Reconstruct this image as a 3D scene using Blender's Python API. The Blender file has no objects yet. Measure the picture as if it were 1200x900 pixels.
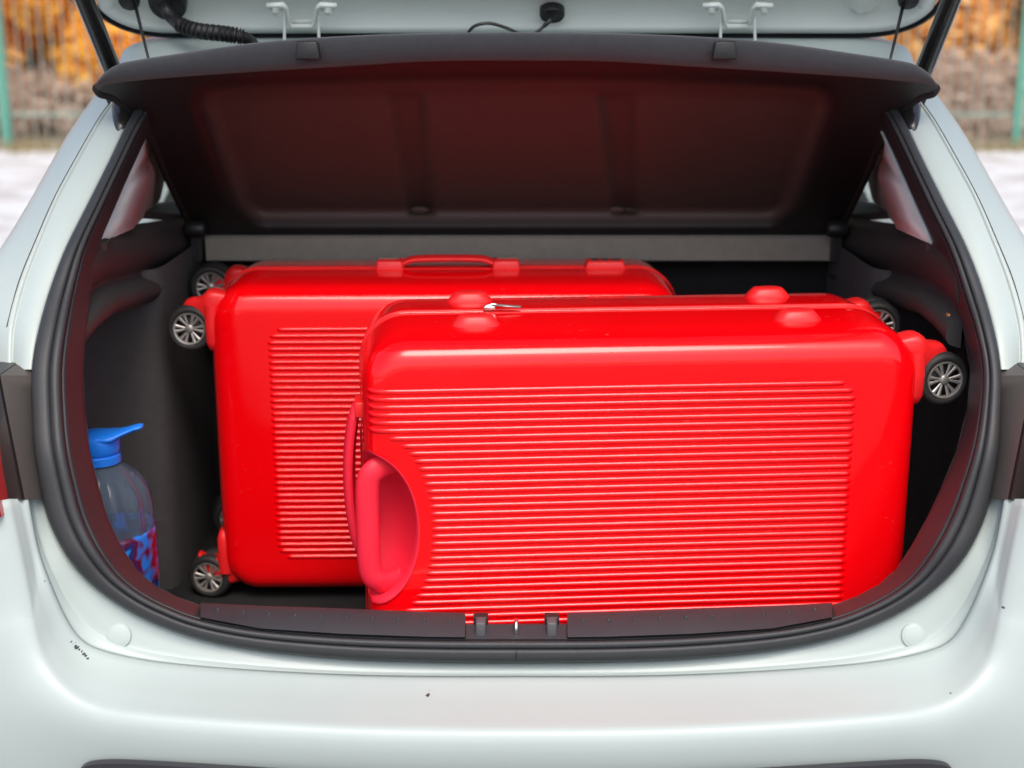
import bpy, bmesh, math, random
from mathutils import Vector, Matrix
random.seed(7)
R = math.radians
SC = bpy.context.scene
COL = SC.collection

# ------------------------------------------------------------------ camera, world, sun, exposure
CAM_Z, PITCH, FPX, CX, CY = 1.45, R(14.6), 1667.0, 605.0, 450.0
cam = bpy.data.cameras.new('camera')
cam.sensor_width = 36.0
cam.lens = 36.0 * FPX / 1200.0
cam.shift_x = (600.0 - CX) / 1200.0
cam.clip_start, cam.clip_end = 0.05, 1500.0
cam.dof.use_dof = True
cam.dof.focus_distance = 1.6
cam.dof.aperture_fstop = 4.0
camo = bpy.data.objects.new('camera', cam)
COL.objects.link(camo)
camo.location = (0, 0, CAM_Z)
camo.rotation_euler = (R(90) - PITCH, 0, 0)
SC.camera = camo

SUN_EL, SUN_AZ = R(56), R(172)          # azimuth clockwise from +Y: high behind the camera
w = bpy.data.worlds.new('World')
SC.world = w
w.use_nodes = True
nt = w.node_tree
bg = nt.nodes['Background']
sky = nt.nodes.new('ShaderNodeTexSky')
sky.sky_type = 'NISHITA'
sky.sun_disc = False
sky.sun_elevation = SUN_EL
sky.sun_rotation = SUN_AZ
sky.air_density = 0.8
sky.dust_density = 4.0
sky.ozone_density = 0.6
nt.links.new(sky.outputs[0], bg.inputs[0])
bg.inputs[1].default_value = 0.15
sl = bpy.data.lights.new('sun', 'SUN')
sl.energy = 0.9
sl.angle = R(30)
sl.color = (1.0, 0.97, 0.92)
slo = bpy.data.objects.new('sun', sl)
COL.objects.link(slo)
sd = Vector((math.sin(SUN_AZ) * math.cos(SUN_EL), math.cos(SUN_AZ) * math.cos(SUN_EL), math.sin(SUN_EL)))
slo.rotation_euler = sd.to_track_quat('Z', 'Y').to_euler()
slo.location = (1, -6, 8)
vs = SC.view_settings
vs.view_transform = 'Standard'
vs.look = 'None'
vs.exposure = 0.7
vs.gamma = 1.0
SC.cycles.use_denoising = True
SC.cycles.max_bounces = 10
SC.cycles.transparent_max_bounces = 16

# ------------------------------------------------------------------ helpers
SP, CP = math.sin(PITCH), math.cos(PITCH)
def P(px, py, Y):
    """photo pixel (1200 x 900) + distance forward -> world point"""
    xr, yr = (px - CX) / FPX, (CY - py) / FPX
    s = Y / (CP + yr * SP)
    return Vector((s * xr, Y, CAM_Z + s * (-SP + yr * CP)))
def on_plane(px, py, p0, n):
    xr, yr = (px - CX) / FPX, (CY - py) / FPX
    d = Vector((xr, CP + yr * SP, -SP + yr * CP))
    o = Vector((0, 0, CAM_Z))
    return o + d * ((p0 - o).dot(n) / d.dot(n))
def lerp(a, b, t): return a + (b - a) * t
def table(tab, x):
    if x <= tab[0][0]: return tab[0][1]
    for (a, va), (b, vb) in zip(tab, tab[1:]):
        if x <= b: return lerp(va, vb, (x - a) / (b - a))
    return tab[-1][1]
HT = [(.70, 1.40), (.80, 1.40), (.90, 1.405), (1.0, 1.43), (1.1, 1.49), (1.2, 1.60), (1.3, 1.755), (1.4, 1.92), (1.5, 2.06)]
def hatchY(py):
    Y = 1.5
    for _ in range(30):
        Y = lerp(Y, table(HT, P(CX, py, Y).z), .6)
    return Y
def cr(pts, sub=5, closed=False):
    n = len(pts)
    out = []
    rng = range(n if closed else n - 1)
    for i in rng:
        if closed: p0, p1, p2, p3 = pts[i - 1], pts[i], pts[(i + 1) % n], pts[(i + 2) % n]
        else: p0, p1, p2, p3 = pts[max(i - 1, 0)], pts[i], pts[i + 1], pts[min(i + 2, n - 1)]
        for k in range(sub):
            t = k / sub
            out.append(0.5 * ((2 * p1) + (p2 - p0) * t + (2 * p0 - 5 * p1 + 4 * p2 - p3) * t * t + (3 * p1 - p0 - 3 * p2 + p3) * t ** 3))
    if not closed: out.append(pts[-1].copy())
    return out
class MB:
    def __init__(s): s.v, s.f = [], []
    def grid(s, rows, closed_u=False, closed_v=False):
        b = len(s.v); m = len(rows); n = len(rows[0])
        for r in rows: s.v.extend([tuple(p) for p in r])
        for i in range(m if closed_v else m - 1):
            for j in range(n if closed_u else n - 1):
                i2, j2 = (i + 1) % m, (j + 1) % n
                s.f.append((b + i * n + j, b + i * n + j2, b + i2 * n + j2, b + i2 * n + j))
        return b
    def cap(s, b, n, rev=False):
        idx = list(range(b, b + n))
        s.f.append(tuple(idx[::-1] if rev else idx))
    def box(s, c, d, rot=None, taper=1.0):
        b = len(s.v); c = Vector(c)
        for z in (-1, 1):
            k = 1.0 if z < 0 else taper
            for x, y in ((-1, -1), (1, -1), (1, 1), (-1, 1)):
                p = Vector((x * d[0] / 2 * k, y * d[1] / 2 * k, z * d[2] / 2))
                if rot: p = rot @ p
                s.v.append(tuple(c + p))
        for q in ((0, 3, 2, 1), (4, 5, 6, 7), (0, 1, 5, 4), (1, 2, 6, 5), (2, 3, 7, 6), (3, 0, 4, 7)):
            s.f.append(tuple(b + i for i in q))
    def tube(s, pts, rad, n=10, caps=True, flat=None):
        """sweep a circle (or an ellipse: flat=(ratio, axis)) along pts; rad number or list"""
        pts = [Vector(p) for p in pts]
        rows = []; up = None
        for i, p in enumerate(pts):
            t = (pts[min(i + 1, len(pts) - 1)] - pts[max(i - 1, 0)]).normalized()
            if up is None:
                up = Vector((0, 0, 1)) if abs(t.z) < .9 else Vector((0, 1, 0))
                if flat: up = Vector(flat[1])
            a = (up - t * up.dot(t)).normalized(); bb = t.cross(a)
            if not flat: up = a
            r = rad[i] if isinstance(rad, (list, tuple)) else rad
            k = flat[0] if flat else 1.0
            rows.append([p + a * (math.cos(2 * math.pi * j / n) * r * k) + bb * (math.sin(2 * math.pi * j / n) * r) for j in range(n)])
        b = s.grid(rows, closed_u=True)
        if caps:
            s.cap(b, n, True); s.cap(b + (len(rows) - 1) * n, n)
    def lathe(s, prof, c=(0, 0, 0), axis='z', n=24, cap0=True, cap1=True):
        c = Vector(c); rows = []
        for r, h in prof:
            row = []
            for j in range(n):
                a = 2 * math.pi * j / n
                if axis == 'z': row.append(c + Vector((r * math.cos(a), r * math.sin(a), h)))
                elif axis == 'y': row.append(c + Vector((r * math.cos(a), h, r * math.sin(a))))
                else: row.append(c + Vector((h, r * math.cos(a), r * math.sin(a))))
            rows.append(row)
        b = s.grid(rows, closed_u=True)
        if cap0: s.cap(b, n)
        if cap1: s.cap(b + (len(rows) - 1) * n, n, True)
    def mesh(s, name):
        m = bpy.data.meshes.new(name)
        m.from_pydata(s.v, [], s.f)
        m.validate(); m.update()
        return m
def fixn(m):
    bm = bmesh.new(); bm.from_mesh(m)
    bmesh.ops.recalc_face_normals(bm, faces=bm.faces)
    bm.to_mesh(m); bm.free()
def obj(name, mb, mat, parent=None, smooth=True, sharp=None, recalc=True, solid=None, bevel=None, subsurf=0, world=True):
    m = mb.mesh(name) if isinstance(mb, MB) else mb
    if recalc: fixn(m)
    if smooth:
        for p in m.polygons: p.use_smooth = True
        if sharp: m.set_sharp_from_angle(angle=R(sharp))
    m.materials.clear()
    m.materials.append(mat)
    o = bpy.data.objects.new(name, m)
    COL.objects.link(o)
    if parent:
        o.parent = parent
        if world:
            mw = Matrix.Identity(4); q = parent
            chain = []
            while q: chain.append(q); q = q.parent
            for q in reversed(chain): mw = mw @ q.matrix_parent_inverse @ q.matrix_basis
            o.matrix_parent_inverse = mw.inverted()
    if bevel:
        b = o.modifiers.new('bevel', 'BEVEL'); b.width = bevel; b.segments = 2; b.limit_method = 'ANGLE'; b.angle_limit = R(35)
    if solid:
        b = o.modifiers.new('solid', 'SOLIDIFY'); b.thickness = abs(solid); b.offset = -1 if solid > 0 else 1
    if subsurf:
        b = o.modifiers.new('sub', 'SUBSURF'); b.levels = subsurf; b.render_levels = subsurf
    return o
def empty(name, loc, parent=None):
    o = bpy.data.objects.new(name, None)
    o.empty_display_size = .1
    COL.objects.link(o); o.location = loc; o.parent = parent
    return o
def tag(o, label=None, cat=None, group=None, kind=None):
    if label: o['label'] = label
    if cat: o['category'] = cat
    if group: o['group'] = group
    if kind: o['kind'] = kind
    return o
def mat(name, base, rough=.5, metal=0., coat=0., coat_rough=.05, spec=.5, bump=0., bscale=200., var=0., vscale=6., rvar=0., sheen=0., trans=0., ior=1.45, stretch=None, extra=None):
    m = bpy.data.materials.new(name)
    m.use_nodes = True
    n = m.node_tree; b = n.nodes['Principled BSDF']
    b.inputs['Base Color'].default_value = (*base, 1)
    b.inputs['Roughness'].default_value = rough
    b.inputs['Metallic'].default_value = metal
    b.inputs['Coat Weight'].default_value = coat
    b.inputs['Coat Roughness'].default_value = coat_rough
    b.inputs['Specular IOR Level'].default_value = spec
    b.inputs['Sheen Weight'].default_value = sheen
    b.inputs['Transmission Weight'].default_value = trans
    b.inputs['IOR'].default_value = ior
    tc = n.nodes.new('ShaderNodeTexCoord')
    src = tc.outputs['Object']
    if stretch:
        mp = n.nodes.new('ShaderNodeMapping'); mp.inputs['Scale'].default_value = stretch
        n.links.new(src, mp.inputs[0]); src = mp.outputs[0]
    if bump:
        t = n.nodes.new('ShaderNodeTexNoise'); t.inputs['Scale'].default_value = bscale; t.inputs['Detail'].default_value = 4
        n.links.new(src, t.inputs['Vector'])
        bp = n.nodes.new('ShaderNodeBump'); bp.inputs['Strength'].default_value = bump; bp.inputs['Distance'].default_value = .002
        n.links.new(t.outputs['Fac'], bp.inputs['Height']); n.links.new(bp.outputs[0], b.inputs['Normal'])
    if var or rvar:
        t = n.nodes.new('ShaderNodeTexNoise'); t.inputs['Scale'].default_value = vscale; t.inputs['Detail'].default_value = 6; t.inputs['Roughness'].default_value = .65
        n.links.new(src, t.inputs['Vector'])
        if var:
            mr = n.nodes.new('ShaderNodeMapRange'); mr.inputs[3].default_value = 1 - var; mr.inputs[4].default_value = 1 + var
            n.links.new(t.outputs['Fac'], mr.inputs[0])
            hs = n.nodes.new('ShaderNodeHueSaturation'); hs.inputs['Color'].default_value = (*base, 1)
            n.links.new(mr.outputs[0], hs.inputs['Value']); n.links.new(hs.outputs[0], b.inputs['Base Color'])
        if rvar:
            mr = n.nodes.new('ShaderNodeMapRange'); mr.inputs[1].default_value = .3; mr.inputs[2].default_value = .7
            mr.inputs[3].default_value = max(rough - rvar, .02); mr.inputs[4].default_value = rough + rvar
            n.links.new(t.outputs['Fac'], mr.inputs[0]); n.links.new(mr.outputs[0], b.inputs['Roughness'])
    return m
def spots(m, marks, col):
    """chipped marks at fixed places: (world point, (sx, sy, sz) radii)"""
    n = m.node_tree; b = n.nodes['Principled BSDF']
    g = n.nodes.new('ShaderNodeTexCoord')
    ns = n.nodes.new('ShaderNodeTexNoise'); ns.inputs['Scale'].default_value = 160
    n.links.new(g.outputs['Object'], ns.inputs['Vector'])
    old = b.inputs['Base Color'].links
    cur = old[0].from_socket if old else None
    for p, r in marks:
        su = n.nodes.new('ShaderNodeVectorMath'); su.operation = 'SUBTRACT'; su.inputs[1].default_value = p
        n.links.new(g.outputs['Object'], su.inputs[0])
        dv = n.nodes.new('ShaderNodeVectorMath'); dv.operation = 'DIVIDE'; dv.inputs[1].default_value = r
        n.links.new(su.outputs[0], dv.inputs[0])
        ln = n.nodes.new('ShaderNodeVectorMath'); ln.operation = 'LENGTH'; n.links.new(dv.outputs[0], ln.inputs[0])
        ad = n.nodes.new('ShaderNodeMath'); ad.operation = 'ADD'; n.links.new(ln.outputs['Value'], ad.inputs[0]); n.links.new(ns.outputs['Fac'], ad.inputs[1])
        lt = n.nodes.new('ShaderNodeMath'); lt.operation = 'LESS_THAN'; lt.inputs[1].default_value = 1.2; n.links.new(ad.outputs[0], lt.inputs[0])
        mx = n.nodes.new('ShaderNodeMix'); mx.data_type = 'RGBA'
        n.links.new(lt.outputs[0], mx.inputs[0])
        if cur: n.links.new(cur, mx.inputs[6])
        else: mx.inputs[6].default_value = b.inputs['Base Color'].default_value
        mx.inputs[7].default_value = (*col, 1)
        cur = mx.outputs[2]
    n.links.new(cur, b.inputs['Base Color'])
M = {}
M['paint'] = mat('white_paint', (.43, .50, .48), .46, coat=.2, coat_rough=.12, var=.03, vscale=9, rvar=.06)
M['paint_lifted'] = mat('white_paint_lifted', (.76, .82, .77), .45, coat=.2, var=.03, vscale=9)  # same white paint, lightened to offset shade on the inner tailgate
M['rubber'] = mat('seal_rubber', (.032, .034, .037), .5, bump=.15, bscale=500, var=.15, vscale=40)
M['trim'] = mat('trim_plastic', (.030, .030, .033), .42, bump=.25, bscale=900, var=.12, vscale=30)
M['plate'] = mat('sill_plastic', (.035, .035, .040), .45, bump=.3, bscale=1200, var=.15, vscale=25)
M['felt'] = mat('trunk_felt', (.072, .070, .069), .95, bump=.6, bscale=900, var=.25, vscale=60)
M['carpet'] = mat('trunk_carpet', (.014, .014, .015), .97, bump=.9, bscale=700, var=.3, vscale=90)
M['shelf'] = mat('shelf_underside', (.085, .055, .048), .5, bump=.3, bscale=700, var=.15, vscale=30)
M['border'] = mat('shelf_border_black', (.014, .012, .012), .85, bump=.6, bscale=900, var=.3, vscale=60)
M['shelffelt'] = mat('shelf_felt', (.040, .042, .048), .9, bump=.7, bscale=1100, var=.3, vscale=120, sheen=.3)
M['greyfelt'] = mat('grey_felt', (.28, .265, .225), .92, bump=.6, bscale=700, var=.2, vscale=60, sheen=.2)
M['ledge'] = mat('ledge_plastic', (.040, .039, .039), .5, bump=.3, bscale=900, var=.1, vscale=20)
M['beige'] = mat('pillar_trim_beige', (.56, .62, .61), .6, bump=.15, bscale=800, var=.03)
M['beige2'] = mat('pillar_trim_grey', (.30, .27, .25), .65, bump=.15, bscale=800, var=.04)
M['black'] = mat('black_plastic', (.018, .018, .019), .4, bump=.15, bscale=600, var=.1, vscale=40)
M['blackmetal'] = mat('black_strut_metal', (.02, .019, .018), .28, coat=.5, var=.2, vscale=60)
M['lampgrey'] = mat('lamp_housing_grey', (.085, .075, .068), .45, bump=.1, bscale=800, var=.06, vscale=20)
M['lampblack'] = mat('lamp_housing_black', (.02, .018, .018), .35)
M['redlens'] = mat('red_lens', (.5, .01, .012), .12, coat=1)
M['steel'] = mat('bright_steel', (.75, .75, .72), .25, metal=1, bump=.1, bscale=300)
M['graphite'] = mat('guide_grey', (.09, .09, .095), .5, var=.1)
M['amber'] = mat('amber_lens', (.45, .16, .03), .2, coat=1)
M['red'] = mat('red_polycarbonate', (.92, .001, .004), .12, coat=.2, coat_rough=.03, spec=.5, bump=.012, bscale=160, var=.04, vscale=7, rvar=.07)
M['redsoft'] = mat('red_rubber', (.80, .014, .040), .5, bump=.1, bscale=500, var=.05, vscale=20)
M['redplastic'] = mat('red_moulded_plastic', (.80, .016, .018), .38, var=.05, vscale=25)
M['redtape'] = mat('red_zip_tape', (.22, .002, .006), .8, bump=.6, bscale=900, var=.12, vscale=90)
M['tyre'] = mat('wheel_rubber', (.022, .022, .022), .6, bump=.2, bscale=400, var=.2, vscale=60)
M['alloy'] = mat('wheel_silver', (.42, .40, .37), .34, metal=.6, var=.15, vscale=60)
M['wheelback'] = mat('wheel_recess', (.012, .012, .012), .5)
M['digit'] = mat('lock_dial', (.03, .028, .028), .3)
M['bottle'] = mat('bottle_plastic', (.58, .76, .98), .06, trans=.9, ior=1.25, bump=.3, bscale=25)
M['bluecap'] = mat('blue_cap', (.015, .22, .90), .35, var=.06)
M['bluelabel'] = mat('blue_label', (.03, .22, .90), .22, coat=.6, var=.6, vscale=40)
M['water'] = mat('water_in_bottle', (.55, .66, .80), .02, trans=.9, ior=1.33)
M['glass'] = None
def scuffs(m, col, scale=(26, 26, 110), thr=.63):
    n = m.node_tree; b = n.nodes['Principled BSDF']
    tc = n.nodes.new('ShaderNodeTexCoord')
    mp = n.nodes.new('ShaderNodeMapping'); mp.inputs['Scale'].default_value = scale
    n.links.new(tc.outputs['Object'], mp.inputs[0])
    t = n.nodes.new('ShaderNodeTexNoise'); t.inputs['Scale'].default_value = 3.0; t.inputs['Detail'].default_value = 8; t.inputs['Roughness'].default_value = .75
    n.links.new(mp.outputs[0], t.inputs['Vector'])
    t2 = n.nodes.new('ShaderNodeTexNoise'); t2.inputs['Scale'].default_value = 9.0; t2.inputs['Detail'].default_value = 3
    n.links.new(tc.outputs['Object'], t2.inputs['Vector'])
    r1 = n.nodes.new('ShaderNodeMapRange'); r1.inputs[1].default_value = thr; r1.inputs[2].default_value = thr + .05
    n.links.new(t.outputs['Fac'], r1.inputs[0])
    r2 = n.nodes.new('ShaderNodeMapRange'); r2.inputs[1].default_value = .50; r2.inputs[2].default_value = .60
    n.links.new(t2.outputs['Fac'], r2.inputs[0])
    mu = n.nodes.new('ShaderNodeMath'); mu.operation = 'MULTIPLY'; n.links.new(r1.outputs[0], mu.inputs[0]); n.links.new(r2.outputs[0], mu.inputs[1])
    m3 = n.nodes.new('ShaderNodeMath'); m3.operation = 'MULTIPLY'; m3.inputs[1].default_value = .28; n.links.new(mu.outputs[0], m3.inputs[0])
    mx = n.nodes.new('ShaderNodeMix'); mx.data_type = 'RGBA'
    n.links.new(m3.outputs[0], mx.inputs[0])
    if b.inputs['Base Color'].links: n.links.new(b.inputs['Base Color'].links[0].from_socket, mx.inputs[6])
    else: mx.inputs[6].default_value = b.inputs['Base Color'].default_value
    mx.inputs[7].default_value = (*col, 1)
    n.links.new(mx.outputs[2], b.inputs['Base Color'])
scuffs(M['red'], (.9, .32, .30))
def patches(m, cols, scale):
    n = m.node_tree; b = n.nodes['Principled BSDF']
    tc = n.nodes.new('ShaderNodeTexCoord'); v = n.nodes.new('ShaderNodeTexNoise'); v.inputs['Scale'].default_value = scale; v.inputs['Detail'].default_value = 2
    n.links.new(tc.outputs['Object'], v.inputs['Vector'])
    r = n.nodes.new('ShaderNodeValToRGB'); r.color_ramp.interpolation = 'EASE'
    e = r.color_ramp.elements
    while len(e) < len(cols): e.new(.5)
    for k, (p, c) in enumerate(cols): e[k].position = p; e[k].color = (*c, 1)
    n.links.new(v.outputs['Fac'], r.inputs[0]); n.links.new(r.outputs[0], b.inputs['Base Color'])
patches(M['bluelabel'], [(0, (.01, .03, .16)), (.38, (.02, .20, .75)), (.47, (.12, .008, .03)), (.56, (.012, .03, .16)), (.64, (.03, .30, .90))], 26)
scuffs(M['paint'], (.30, .31, .29), (7, 7, 25), .66)
def glass_mat(name, tint, glossy=.12):
    m = bpy.data.materials.new(name); m.use_nodes = True
    n = m.node_tree; n.nodes.clear()
    o = n.nodes.new('ShaderNodeOutputMaterial'); mx = n.nodes.new('ShaderNodeMixShader')
    t = n.nodes.new('ShaderNodeBsdfTransparent'); t.inputs[0].default_value = (*tint, 1)
    g = n.nodes.new('ShaderNodeBsdfGlossy'); g.inputs['Roughness'].default_value = .02
    mx.inputs[0].default_value = glossy
    n.links.new(t.outputs[0], mx.inputs[1]); n.links.new(g.outputs[0], mx.inputs[2]); n.links.new(mx.outputs[0], o.inputs[0])
    return m
M['glass'] = glass_mat('window_glass', (.72, .78, .76))
M['darkglass'] = glass_mat('rear_glass', (.35, .38, .38))

# ------------------------------------------------------------------ the setting: ground
def ground_mat():
    m = mat('snow_ground', (.80, .83, .86), .75)
    n = m.node_tree; b = n.nodes['Principled BSDF']
    tc = n.nodes.new('ShaderNodeTexCoord')
    t1 = n.nodes.new('ShaderNodeTexNoise'); t1.inputs['Scale'].default_value = 2.2; t1.inputs['Detail'].default_value = 8; t1.inputs['Roughness'].default_value = .62
    t2 = n.nodes.new('ShaderNodeTexNoise'); t2.inputs['Scale'].default_value = 6; t2.inputs['Detail'].default_value = 6
    for t in (t1, t2): n.links.new(tc.outputs['Object'], t.inputs['Vector'])
    r = n.nodes.new('ShaderNodeValToRGB')
    r.color_ramp.elements[0].position = .33; r.color_ramp.elements[0].color = (.34, .31, .28, 1)
    r.color_ramp.elements[1].position = .55; r.color_ramp.elements[1].color = (.64, .66, .66, 1)
    n.links.new(t1.outputs['Fac'], r.inputs[0]); n.links.new(r.outputs[0], b.inputs['Base Color'])
    bp = n.nodes.new('ShaderNodeBump'); bp.inputs['Strength'].default_value = .6; bp.inputs['Distance'].default_value = .06
    n.links.new(t2.outputs['Fac'], bp.inputs['Height']); n.links.new(bp.outputs[0], b.inputs['Normal'])
    return m
mb = MB()
mb.grid([[Vector((x, y, 0)) for x in (-400, -40, -12, 0, 12, 40, 400)] for y in (-400, -30, 0, 12, 30, 60, 600)])
g = obj('ground', mb, ground_mat(), smooth=False)
tag(g, 'trodden snow over brown earth around the car', 'ground', kind='structure')
bm = bmesh.new(); bm.from_mesh(g.data); bm.faces.ensure_lookup_table()
if bm.faces[0].normal.z < 0: bmesh.ops.reverse_faces(bm, faces=bm.faces)
bm.to_mesh(g.data); bm.free()

mb = MB()
mb.grid([[Vector((x + .5 * math.sin(y * 1.3 + x), y + .35 * math.sin(x * 1.1), .004)) for x in (-9, -7, -5, -3, -1, 1, 3, 5, 7, 9)] for y in (-30, -20, -12, -8, -4, 0, 2, 4, 5.5, 6.6)])
cut_sheet = obj('bounce_cut_sheet', mb, mat('added_dark_ground', (.10, .10, .097), .75, bump=.5, bscale=60, var=.3, vscale=3), smooth=False, recalc=False)  # unseen dark sheet added over the snow to cut its bounce light
tag(cut_sheet, 'dark ground sheet added under and around the car to cut snow bounce', 'ground', kind='structure')

# ------------------------------------------------------------------ the car
car = empty('hatchback_car', (0, 3.2, 0))
tag(car, 'white hatchback with its tailgate raised and trunk open', 'car')

# stations round the tailgate opening (half, photo offsets from the car's centre line): edge of the rubber seal
R0 = [(0, 777), (105, 776), (205, 772), (305, 762), (375, 748), (430, 728), (470, 706), (503, 680), (528, 650), (546, 615), (555, 585),
      (565, 530), (568, 480), (568, 433), (561, 390), (547, 340), (528, 290), (503, 240), (478, 190), (459, 150), (445, 125), (428, 105), (400, 93), (300, 82), (150, 77), (0, 75)]
S4 = [(0, 731), (105, 731), (205, 728), (300, 722), (365, 711), (398, 699), (425, 685), (445, 667), (464, 638), (479, 605), (488, 575),
      (499, 530), (505, 480), (507, 433), (504, 390), (499, 345), (489, 290), (469, 240), (447, 190), (429, 153), (416, 132), (400, 118), (375, 108), (290, 100), (150, 96), (0, 94)]
S4R = {9: 3, 10: 8, 11: 16, 12: 23, 13: 25, 14: 20, 15: 10, 16: 3}   # the right hand trim lies flatter
NS = len(R0)
YH = [hatchY(y) for (_, y) in R0]
def rail(tab, dy, s, i0=0, i1=None):
    i1 = len(tab) if i1 is None else i1
    return [P(CX + s * tab[i][0], tab[i][1], YH[i] + (dy[i] if isinstance(dy, list) else dy)) for i in range(i0, i1)]
def full(tabfun):
    """station list all round: left top -> bottom -> right top"""
    L = [tabfun(i, -1) for i in range(NS - 1, -1, -1)]
    Rr = [tabfun(i, 1) for i in range(1, NS)]
    return L + Rr
def band(f, e):
    def fn(i, s):
        a, b = R0[i], S4[i]
        bu = b[0] + (S4R.get(i, 0) if s > 0 else 0)
        return P(CX + s * lerp(a[0], bu, f), lerp(a[1], b[1], f), YH[i] + e)
    return cr(full(fn), 6)
seal_prof = [(0, .012), (0, .003), (.006, -.005), (.02, -.0095), (.06, -.0120), (.15, -.0130), (.24, -.0130), (.31, -.0120), (.345, -.0095), (.355, -.0070), (.36, -.0060),
             (.365, -.0070), (.38, -.0085), (.45, -.0085), (.52, -.0070), (.548, -.0045), (.556, -.001), (.575, .006)]
mb = MB(); mb.grid([band(f, e) for f, e in seal_prof])
seal = obj('weather_seal', mb, M['rubber'], car)
# stitched texture line in the seal's groove
st = band(.36, -.0062)
mb = MB()
acc = 0
for a, b in zip(st, st[1:]):
    d = b - a; n_ = max(1, int(d.length / .0035))
    for k in range(n_):
        p = a + d * ((k + .5) / n_)
        rot = d.to_track_quat('X', 'Z').to_matrix()
        mb.box(p, (.0017, .0009, .0012), rot)
tag(obj('seam_stitching', mb, M['trim'], seal, smooth=False), kind='stuff')
# inner trim that turns from the seal into the trunk
trim_prof = [(.565, .009), (.60, .006), (.66, .012), (.78, .030), (.90, .046), (.96, .055), (.99, .062), (1.0, .070), (.99, .080)]
mb = MB(); mb.grid([band(f, e) for f, e in trim_prof])
obj('opening_trim', mb, M['trim'], car)

# ---- white sheet metal below: flange, step, bumper shelf, bumper face
R1 = [(0, 795), (105, 795), (205, 793), (320, 787), (420, 778), (480, 766), (510, 752), (530, 725), (550, 680), (564, 638), (574, 585)]
R2 = [(0, 858), (105, 857.5), (205, 855), (338, 848), (438, 840), (490, 831), (528, 810), (555, 775), (568, 733), (573, 698), (597, 585)]
Y2 = [1.28, 1.281, 1.283, 1.288, 1.296, 1.305, 1.316, 1.332, 1.345, 1.355, 1.375]
ANG = [0, 0, 0, 3, 10, 24, 45, 66, 82, 90, 90]
def lower(fn):
    L = [fn(i, -1) for i in range(10, -1, -1)]
    return cr(L + [fn(i, 1) for i in range(1, 11)], 7)
def fl(f, e):
    def fn(i, s):
        a, b = R0[i], R1[i]
        return P(CX + s * lerp(a[0], b[0], f), lerp(a[1], b[1], f), YH[i] + e)
    return fn
def sh(f, e=0):
    def fn(i, s):
        a, b = R1[i], R2[i]
        Y = lerp(YH[i] - .022, Y2[i], f) + e
        return P(CX + s * lerp(a[0], b[0], f), lerp(a[1], b[1], f), Y)
    return fn
def face(t):
    def fn(i, s):
        p = P(CX + s * R2[i][0], R2[i][1], Y2[i])
        a = R(ANG[i])
        x = abs(p.x) + math.sin(a) * t
        z = p.z - math.cos(a) * t - (0.04 * math.sin(a) * t)
        y = p.y - .010 * (1 - math.exp(-t / .012)) + max(0, x - .60) ** 2 * 3.2 + (.20 * max(0, t - .004) * math.cos(a))
        return Vector((s * x, y, z))
    return fn
rows_flange = [lower(fl(f, e)) for f, e in ((-.06, .02), (-.04, .008), (.02, .004), (.15, .002), (.35, -.001), (.55, -.004), (.66, -.005), (.70, -.006), (.76, -.010), (.86, -.0125), (.92, -.014), (.98, -.019))]
rows_shelf = [lower(sh(f, e)) for f, e in ((0, 0), (.05, -.004), (.12, -.003), (.3, 0), (.5, 0), (.7, 0), (.88, 0), (.95, -.0005))]
rows_face = [lower(face(t)) for t in (.0005, .002, .005, .010, .02, .035, .06, .10, .15, .20, .25, .30, .34)]
mb = MB(); mb.grid(rows_flange)
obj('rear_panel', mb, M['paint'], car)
marks = [(P(84 + 2.6 * k, 750 + 2.3 * k, 1.372 - .0005 * k), (.0042 if k != 4 else .0025, .010, .0026)) for k in range(9)] + [ (P(500, 817, 1.335), (.006, .02, .0028)), (P(1110, 806, 1.33), (.004, .02, .0018)), (P(692, 820, 1.33), (.0035, .02, .0015)), (P(48, 687, 1.36), (.0025, .02, .0035)),
         (P(1118, 767, 1.33), (.004, .02, .0018)), (P(1172, 707, 1.36), (.003, .02, .0018))]
mp = M['paint'].copy(); mp.name = 'bumper_paint'; M['bumper'] = mp
mp.node_tree.nodes['Principled BSDF'].inputs['Base Color'].default_value = (.43, .50, .48, 1)
mb = MB(); mb.grid(rows_shelf + rows_face)
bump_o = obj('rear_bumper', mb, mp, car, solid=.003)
spots(mp, marks, (.05, .05, .05))
# round body plugs
for s in (-1, 1):
    c = P(CX + s * 467, 745, 1.3955); nrm = Vector((0, -1, .35)).normalized()
    mb = MB(); mb.lathe([(.0001, .0003), (.0100, .0004), (.0110, .0008), (.0116, .0012), (.0124, .0008), (.0134, .0014), (.0140, .003)], n=28, cap0=False, cap1=False)
    q = (-nrm).to_track_quat('Z', 'Y').to_matrix()
    mb.v = [tuple(c + q @ Vector(v)) for v in mb.v]
    obj('body_plug', mb, M['paint'], car)
# dark lower valance
vt = [(0, 916), (120, 914), (230, 909), (338, 902), (440, 896), (480, 895), (503, 897.5), (513, 904), (517, 915), (519, 935), (520, 1000)]
def vY(u): return 1.248 + .034 * (u / 500) ** 2
L = [(-u, y) for u, y in vt[::-1]] + vt[1:]
def vrow(k, dy): return cr([P(CX + u * k, lerp(1000, y, k) + (0 if k == 1 else 2), vY(abs(u)) + dy) for u, y in L], 5)
top = vrow(1, 0)
rows = [[p + Vector((0, .010, -.0005)) for p in top], top]
for k in (.25, .6, 1.0):
    rows.append([Vector((p.x * (1 - .05 * k), p.y + .012 * k - .004, lerp(p.z - .004, .40, k))) for p in top])
mb = MB(); mb.grid(rows)
obj('bumper_valance', mb, M['plate'], car, sharp=40)

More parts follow.
